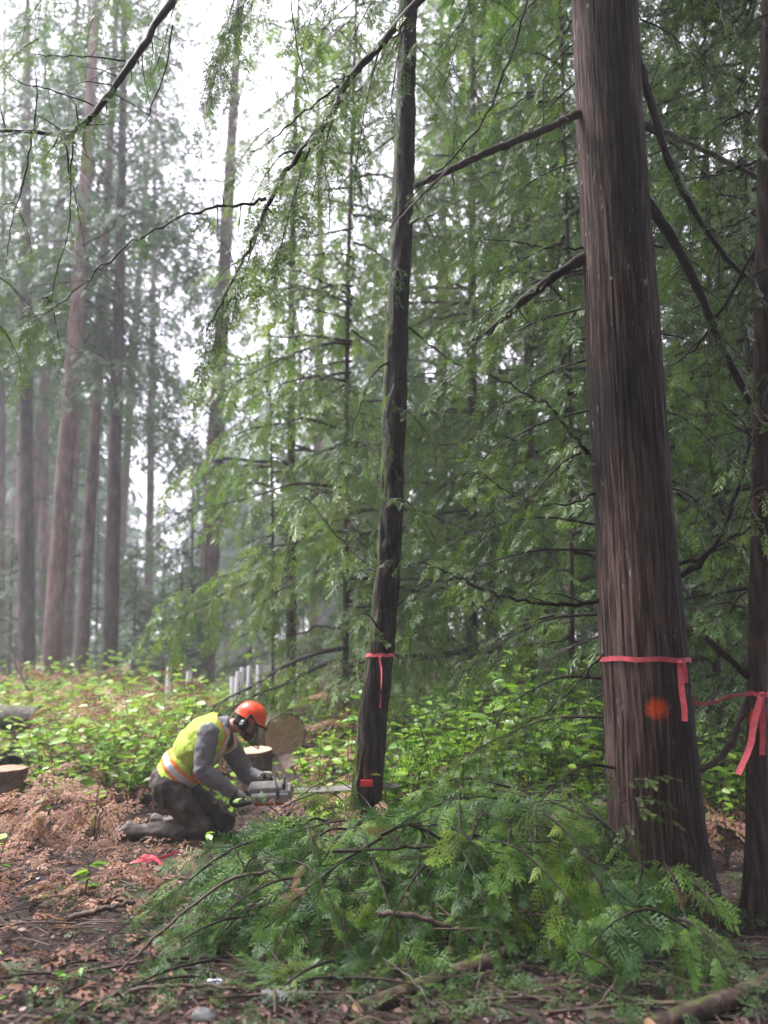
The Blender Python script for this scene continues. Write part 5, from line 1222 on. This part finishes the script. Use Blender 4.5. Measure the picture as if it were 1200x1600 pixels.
# ------------------------------------------------------------------ logs, stumps, stones
def log(name, label, cat, a, b, r, barkm, endm=None, ns=40, nr=16, both=False):
    """felled trunk section; the cut face is at a"""
    a, b = Vector(a), Vector(b); t = thing(name, label, cat, a)
    P = crom([a, a.lerp(b, .5), b], nr); v, f = tube_vf(P, np.full(nr, r), ns)
    c = np.repeat(np.array([tuple(p) for p in P]), ns, 0); u = (v - c); u /= np.linalg.norm(u, axis=1)[:, None]
    v = v + u * (r * .09 * fbm((v - np.array(a)) * 2.2 / r * .5, 3) + r * .03 * noise3(v * 30))[:, None]
    mb = MB(); mb.add(v, f); mb.build('bark', M[barkm], t)
    if endm:
        ring = v[:ns]; ctr = ring.mean(0); mb = MB(); V = [ctr]; F = []
        for k, s in enumerate((.3, .6, .93)): V += [tuple(ctr + (p - ctr) * s) for p in ring]
        V = np.array(V); ax = np.array((a - b).normalized()); V[1:] += ax[None] * (.004 * noise3(V[1:] * 18))[:, None]
        V = V + ax * 0.003
        j = np.arange(ns); j2 = (j + 1) % ns
        mb.add(V, np.stack([np.zeros(ns, int), 1 + j2, 1 + j], -1))
        for k in range(2): mb.f.append((np.stack([1 + k * ns + j, 1 + k * ns + j2, 1 + (k + 1) * ns + j2, 1 + (k + 1) * ns + j], -1), 0))
        V2 = np.vstack([V[1 + 2 * ns:], ring]); mb.add(V2, np.stack([j, j2, ns + j2, ns + j], -1), 1)
        o = mb.build('cut_face', [M[endm], M[barkm]], t, loc=tuple(ctr))
    return t
lx = at(445, 1150, 10.4); 
log('felled_log', 'large felled log with pale ringed cut face behind the worker\'s helmet', 'log', lx, lx + Vector((-1.2, 3.4, -.02)), .285, 'bark_log', 'endgrain')
q = at(470, 1212, 9.6)
log('felled_log', 'reddish log piece under the large felled log', 'log', q, q + Vector((-.6, 1.6, .03)), .17, 'bark_log', 'redcut')
def stump(label, px, py, d, wpx, endm, tilt=(0, 0), hcut=None):
    c = at(px, py, d); g = gz(c.x, d); r = wpx * .5 * mpp(py, d)
    t = thing('tree_stump', label, 'stump', (c.x, d, g - .05)); ns = 44; nr = 14
    P = [Vector((c.x, d, g - .05 + (c.z - g + .05) * k / (nr - 1))) for k in range(nr)]
    rr = r * (1 + .35 * np.exp(-np.linspace(0, 1, nr) * 4)); v, f = tube_vf(P, rr, ns)
    cc = np.repeat(np.array([tuple(p) for p in P]), ns, 0); u = v - cc; u /= np.linalg.norm(u, axis=1)[:, None]
    v = v + u * (r * .10 * fbm(v * np.array([7, 7, 2.5]), 3) + r * .06 * noise3(v * np.array([26, 26, 3])))[:, None]
    top = v[:, 2] > c.z - .01; v[top, 2] += (v[top, 0] - c.x) * tilt[0] + (v[top, 1] - d) * tilt[1]
    mb = MB(); mb.add(v, f); mb.build('bark', M['bark_log'], t)
    ring = v[-ns:]; ctr = ring.mean(0); V = [ctr] + [tuple(ctr + (p - ctr) * s) for s in (.35, .7, .94) for p in ring]; V = np.array(V); V[:, 2] += .003 + .006 * noise3(V * 14)
    j = np.arange(ns); j2 = (j + 1) % ns; mb = MB(); mb.add(V, np.stack([np.zeros(ns, int), 1 + j, 1 + j2], -1))
    for k in range(2): mb.f.append((np.stack([1 + k * ns + j, 1 + (k + 1) * ns + j, 1 + (k + 1) * ns + j2, 1 + k * ns + j2], -1), 0))
    V2 = np.vstack([V[1 + 2 * ns:], ring]); mb.add(V2, np.stack([j, ns + j, ns + j2, j2], -1), 1)
    mb.build('cut_face', [M[endm], M['bark_log']], t, loc=tuple(ctr))
stump('fresh pale topped stump behind the worker\'s hands', 397, 1172, 8.8, 58, 'freshcut', (.05, .1))
stump('old stump with reddish cut top at the left edge', 8, 1201, 7.4, 62, 'redcut', (0, .05))
a = at(62, 1122, 11)
log('mossy_log', 'thick grey mossy log lying at the left edge of the clearing', 'log', a, a + Vector((-3.2, .5, .03)), .165, 'mosslog', 'endgrain')
a = at(104, 1140, 10.4); b = at(18, 1188, 8.6)
log('mossy_log', 'green mossy log sloping towards the old stump at left', 'log', (a.x, 10.7, a.z - .12), (b.x, 8.6, b.z - .1), .15, 'greenlog', 'endgrain')
a = at(-10, 1150, 11)
log('mossy_log', 'lower mossy log carrying the thick grey log at the left edge', 'log', (a.x + .25, 10.6, gz(a.x, 11) + .17), (a.x - 1.5, 12.5, gz(a.x, 12) + .2), .17, 'greenlog', 'endgrain')
a = at(1010, 1600, 3.62); b = at(1230, 1540, 3.85)
log('mossy_log', 'thin mossy log along the bottom right corner', 'log', (a.x, 3.55, gz(a.x, 3.55) + .03), (b.x, 3.95, gz(b.x, 3.9) + .06), .042, 'floorlog', 'endgrain', 24)
a = at(560, 1585, 3.8)
log('mossy_log', 'half buried brown log crossing the bottom centre soil', 'log', (a.x, 3.75, gz(a.x, 3.75) + .0), (a.x + .85, 4.35, gz(a.x + .85, 4.35) + .02), .045, 'floorlog', 'endgrain', 24)
def stone(label, px, py, d, sx, sy, sz, m, seed, rough=.26):
    p = at(px, py, d); n = 14; g = gz(p.x, d)
    th = np.linspace(0, math.pi, n); ph = np.linspace(0, 2 * math.pi, 2 * n, endpoint=False); V = []
    for a in th:
        for b in ph: V.append((math.sin(a) * math.cos(b), math.sin(a) * math.sin(b), math.cos(a)))
    V = np.array(V); V *= (1 + rough * 2.2 * fbm(V * 1.5 + seed, 3))[:, None]; V = np.sign(V) * np.abs(V) ** .85; V *= np.array([sx, sy, sz]); V += np.array([p.x, d, g + sz * .3])
    i = np.arange(n - 1)[:, None] * 2 * n; j = np.arange(2 * n)[None]; j2 = (j + 1) % (2 * n)
    mb = MB(); mb.add(V, np.stack([i + j, i + 2 * n + j, i + 2 * n + j2, i + j2], -1).reshape(-1, 4))
    tag(mb.build('stone', M[m], None, loc=(p.x, d, g)), label, 'stone')
M['stone'] = simple('grey_stone', (0.10, 0.10, 0.105), .6, .4, .35, 18, .5, .01)
M['palestone'] = simple('pale_stone', (0.60, 0.60, 0.66), .5, .4, .15, 18, .3, .006)
M['bluestone'] = simple('bluish_grey_stone', (0.22, 0.215, 0.245), .5, .4, .4, 12, .5, .01)
M['tan'] = simple('tan_pebble', (0.30, 0.22, 0.15), .6, .4, .2, 25, .3, .006)
stone('rounded grey stone at the bottom edge left of centre', 318, 1600, 3.66, .055, .045, .042, 'stone', 1)
stone('long grey stone beside the light green bough tip', 430, 1562, 3.86, .085, .055, .045, 'stone', 2)
stone('small white angular stone on the dark soil', 337, 1515, 4.02, .040, .03, .034, 'palestone', 3, .2)
stone('tan pebble just right of the white stone', 358, 1503, 4.07, .02, .018, .02, 'tan', 4)
stone('flat bluish grey boulder under the pink tape scraps', 350, 1345, 5.05, .20, .12, .065, 'bluestone', 5)

# ------------------------------------------------------------------ fallen sticks
def stick(label, pts, r0, r1, m='stick', twigs=0):
    P = crom([at(*p) for p in pts], 22)
    for p in P[1:-1]: p += rv(.004)
    g = Vector(P[0]); mb = MB(); add_tube(mb, P, np.linspace(r0, r1, 22) * (1 + .08 * RNG.standard_normal(22)), 7, 0, .5)
    for k in range(twigs):
        i = random.randrange(4, 18); T = (P[i + 1] - P[i]).normalized(); d = (T + rv(.6)).normalized() * random.uniform(.08, .25)
        add_tube(mb, [P[i], P[i] + d * .5 + rv(.01), P[i] + d], [r1 * .9, r1 * .7, .0012], 4, 0, .5)
    tag(mb.build('fallen_branch', M[m], None, loc=tuple(g)), label, 'branch', 'fallen branches on the floor')
random.seed(71)
stick('long smooth stick lying across the bottom soil', [(175, 1557, 3.82), (235, 1543, 3.84), (300, 1540, 3.85), (380, 1545, 3.84)], .011, .007)
stick('dark stick at the bottom left corner', [(-20, 1595, 3.66), (60, 1588, 3.68), (120, 1580, 3.72), (165, 1560, 3.8)], .012, .006)
stick('dark limb sloping down from the left of the heap', [(420, 1360, 4.7), (350, 1380, 4.6), (270, 1440, 4.4), (205, 1500, 4.2), (120, 1580, 3.9)], .011, .005, 'stick', 4)
stick('short dark limb on the litter left of the heap', [(105, 1435, 4.5), (165, 1420, 4.55), (210, 1408, 4.6)], .018, .012)
stick('thin bent twig arching under the saw bar', [(445, 1275, 5.2), (480, 1235, 5.3), (520, 1222, 5.4), (560, 1240, 5.4), (590, 1275, 5.3)], .005, .003)
stick('second bent twig arching lower under the saw bar', [(440, 1262, 5.1), (490, 1240, 5.15), (530, 1245, 5.2), (545, 1275, 5.15), (545, 1300, 5.1)], .006, .003)
stick('forked dark branch lying on the heap right of centre', [(595, 1305, 4.65), (640, 1288, 4.7), (690, 1310, 4.75), (760, 1320, 4.75), (810, 1345, 4.7)], .011, .006, 'twig', 5)
stick('long dark branch across the heap centre', [(520, 1330, 4.6), (620, 1327, 4.6), (720, 1318, 4.6), (800, 1338, 4.55)], .009, .005, 'twig', 4)
stick('dark branch low in the heap above the bare soil', [(590, 1428, 4.25), (650, 1432, 4.25), (710, 1450, 4.3), (800, 1455, 4.3)], .016, .010, 'stick')
stick('pale crooked twig standing up from the bottom soil', [(735, 1600, 3.7), (745, 1550, 3.75), (752, 1500, 3.8), (768, 1455, 3.85)], .0045, .002, 'greylimb')
stick('pale thin twig curving down the bottom centre', [(598, 1497, 3.95), (630, 1520, 3.9), (660, 1550, 3.8), (680, 1600, 3.68)], .0045, .003, 'greylimb')
stick('bent loop of brown twig on the soil right of centre', [(900, 1485, 3.95), (950, 1510, 3.9), (960, 1535, 3.87), (930, 1575, 3.75), (905, 1600, 3.7)], .008, .004, 'stick')
stick('thin brown twig standing beside the left heap edge', [(150, 1400, 4.8), (185, 1340, 5.0), (200, 1310, 5.1)], .004, .002)
stick('grey dead branch leaning at the far left clearing edge', [(55, 1100, 12.5), (30, 1050, 12.6), (5, 1000, 12.7), (-15, 960, 12.8)], .03, .012, 'greylimb', 4)
stick('bare reddish twig sprouting in front of the big cedar base', [(1118, 1425, 4.3), (1105, 1400, 4.32), (1092, 1385, 4.34), (1080, 1370, 4.35)], .006, .004, 'redtwig' if 'redtwig' in M else 'stick', 3)
random.seed(72)
for k, (px, py, d) in enumerate(((70, 1500, 4.1), (230, 1470, 4.25), (820, 1560, 3.8), (1000, 1570, 3.75), (480, 1560, 3.85), (60, 1400, 4.7))):
    p = at(px, py, d); a = random.uniform(-.6, .6); L = random.uniform(.3, .5); g = lambda x, y: Vector((x, y, gz(x, y) + .025))
    P = crom([g(p.x - math.cos(a) * L, d - math.sin(a) * L * .5), g(p.x, d) + UP * .02, g(p.x + math.cos(a) * L, d + math.sin(a) * L * .5)], 14)
    mb = MB(); add_tube(mb, P, np.linspace(.009, .004, 14), 6, 0, .5)
    tag(mb.build('fallen_branch', M['stick'], None, loc=tuple(P[0])), ('thin stick on the litter at far lower left', 'thin stick on the litter below the left heap edge', 'thin stick on the bare soil below the heap', 'thin stick on the soil beside the bottom right log', 'thin stick among the green scraps at bottom centre', 'thin stick on the litter left of the worker\'s boot')[k], 'branch', 'fallen branches on the floor')

# ------------------------------------------------------------------ flagging tape
def ribbon(mb, P, w, axis, twist=0.0, ns=None):
    P = [Vector(p) for p in P]; n = len(P); V = []
    for k, p in enumerate(P):
        T = (P[min(k + 1, n - 1)] - P[max(k - 1, 0)]).normalized(); a = Vector(axis); a = (a - T * a.dot(T)).normalized()
        b = T.cross(a); an = twist * k / (n - 1); a = a * math.cos(an) + b * math.sin(an); nn = T.cross(a).normalized()
        V += [p + a * w * .5 + nn * .0006, p - a * w * .5 + nn * .0006, p - a * w * .5 - nn * .0006, p + a * w * .5 - nn * .0006]
    V = np.array([tuple(v) for v in V]); i = np.arange(n - 1)[:, None] * 4; j = np.arange(4)[None]; j2 = (j + 1) % 4
    mb.add(V, np.stack([i + j, i + 4 + j, i + 4 + j2, i + j2], -1).reshape(-1, 4))
def tape_on(label, pts, rad, py, d, w, off, tilt, tails, knot):
    c, r = seg_at(pts, rad, py, d); R = r + off; ring = []
    for k in range(65):
        a = k / 64 * 2 * math.pi; ring.append(c + Vector((math.cos(a) * R, math.sin(a) * R, tilt * math.cos(a) * R + .004 * math.sin(a * 7))))
    t = thing('flagging_tape', label, 'tape', c); mb = MB(); ribbon(mb, ring, w, (0, 0, 1)); mb.build('band', M['tape'], t, smooth=False)
    for P, tw, ww in tails:
        mb = MB(); ribbon(mb, crom([at(*p) for p in P], 26), ww, (1, -.2, 0), tw); mb.build('tail', M['tape'], t, smooth=False)
    mb = MB(); kp = at(*knot); add_tube(mb, [kp + Vector((-.012, 0, .008)), kp + Vector((0, -.008, 0)), kp + Vector((.012, 0, -.006))], [.006, .014, .007], 8); mb.build('knot', M['tape'], t)
dk = 4.9 - .24
tape_on('pink tape tied round the large cedar trunk', cedar_pts, cedar_rad, 1031, CD, .029, .016, -.02,
        [([(1063, 1036, 4.64), (1065, 1075, 4.62), (1069, 1105, 4.61), (1070, 1127, 4.61)], .5, .034), ([(1067, 1036, 4.64), (1070, 1050, 4.63), (1071, 1068, 4.63)], .2, .03)], (1063, 1036, 4.63))
tape_on('pink tape tied round the tree being felled, one long tail', s_pts, s_rad, 1024, SD, .026, .016, .0,
        [([(593, 1028, 6.52), (596, 1050, 6.51), (595, 1085, 6.51), (594, 1106, 6.51)], 2.2, .018)], (594, 1027, 6.53))
tape_on('pink tape tied round the slim right edge tree, two long tails', r_pts, r_rad, 1084, RD, .026, .008, -.05,
        [([(1190, 1086, 4.64), (1178, 1130, 4.60), (1172, 1165, 4.58), (1153, 1210, 4.56)], .7, .036), ([(1191, 1086, 4.64), (1192, 1130, 4.62), (1191, 1180, 4.61)], .3, .03)], (1190, 1085, 4.65))
mb = MB(); ribbon(mb, crom(pts_at([(1062, 1092, 5.6), (1085, 1098, 5.6), (1112, 1099, 5.6), (1140, 1088, 5.6), (1170, 1086, 5.55)]), 24), .022, (0, 0, 1), .8)
o = mb.build('tape_line', M['tape'], None, smooth=False, loc=tuple(at(1062, 1092, 5.6))); tag(o, 'slack pink tape strung behind the big cedar towards the right edge tree', 'tape')
def scrap(label, P, w, tw):
    P = crom([Vector((at(px, 1040, d).x, d, gz(at(px, 1040, d).x, d) + h + .035)) for px, d, h in P], 30)
    for p in P: p += Vector((0, 0, random.uniform(-.006, .012)))
    mb = MB(); ribbon(mb, P, w, (0, 1, .3), tw); tag(mb.build('tape_scrap', M['tape'], None, smooth=False, loc=tuple(P[0])), label, 'tape', 'tape scraps on the floor')
random.seed(73)
scrap('long loose strip of pink tape on the floor beside the worker\'s knee', [(222, 5.75, .02), (240, 5.8, .03), (262, 5.85, .03), (290, 5.95, .05), (318, 6.05, .06), (332, 6.05, .05)], .024, 3.0)
scrap('short crumpled pink tape crossing the long loose strip', [(238, 5.9, .03), (255, 5.83, .045), (272, 5.75, .02)], .022, 1.5)
scrap('small pink tape scrap lying on the boulder', [(380, 5.0, .09), (388, 4.98, .10), (396, 4.97, .09)], .03, 1.0)

# ------------------------------------------------------------------ white planting tubes
M['tubeplastic'] = simple('white_tube_plastic', (0.72, 0.70, 0.75), .5, .4, .06, 9, .1, .004)
for k, (px, py, d, tl, lab) in enumerate(((265, 1035, 15, 0, 'white planting tube standing alone, leftmost in the clearing'), (296, 1042, 15.5, .02, 'white planting tube second from the left in the clearing'),
        (364, 1050, 14.6, .0, 'shortest white planting tube at the left of the cluster'), (373, 1042, 14.4, .03, 'leaning white planting tube inside the cluster'), (380, 1036, 14.8, .10, 'most tilted white planting tube in the cluster'), (391, 1033, 14.3, .02, 'tall white planting tube right of the tilted one'), (405, 1032, 14.6, 0, 'rightmost white planting tube of the cluster'))):
    top = at(px, py + 7, d); b = Vector((top.x - tl, d, gz(top.x, d))); t = thing('planting_tube', lab, 'planting tube', b, 'white planting tubes')
    mb = MB(); v, f = tube_vf([b, b.lerp(top, .5), top], [.05, .05, .053], 14); mb.add(v, f); v2, f2 = tube_vf([b, b.lerp(top, .5), top], [.046, .046, .049], 14); mb.add(v2, f2[:, ::-1])
    j = np.arange(14); j2 = (j + 1) % 14; mb.add(np.vstack([v[-14:], v2[-14:]]), np.stack([j, j2, 14 + j2, 14 + j], -1)); mb.build('sleeve', M['tubeplastic'], t)
    mb = MB(); s = b + Vector((.06, -.03, -.1)); add_tube(mb, [s, s + UP * (top.z - b.z) * .9], [.012, .012], 5); mb.build('stake', M['greylimb'], t)
# ------------------------------------------------------------------ misty air
def build_haze():
    mb = MB(); x0, x1, y0, y1, z0, z1 = -130, 130, -32, 140, -2.5, 40.0
    v = [(x, y, z) for z in (z0, z1) for y in (y0, y1) for x in (x0, x1)]
    f = [(0, 2, 3, 1), (4, 5, 7, 6), (0, 1, 5, 4), (2, 6, 7, 3), (0, 4, 6, 2), (1, 3, 7, 5)]
    mb.add(v, f)
    m, nt, out = mat('misty_air')
    pv = N(nt, 'ShaderNodeVolumePrincipled'); pv.inputs['Color'].default_value = (0.94, 0.955, 1.0, 1); pv.inputs['Density'].default_value = 0.0034
    pv.inputs['Anisotropy'].default_value = 0.0
    nt.links.new(pv.outputs[0], out.inputs['Volume'])
    o = mb.build('haze', m, smooth=False); o['kind'] = 'stuff'
build_haze()
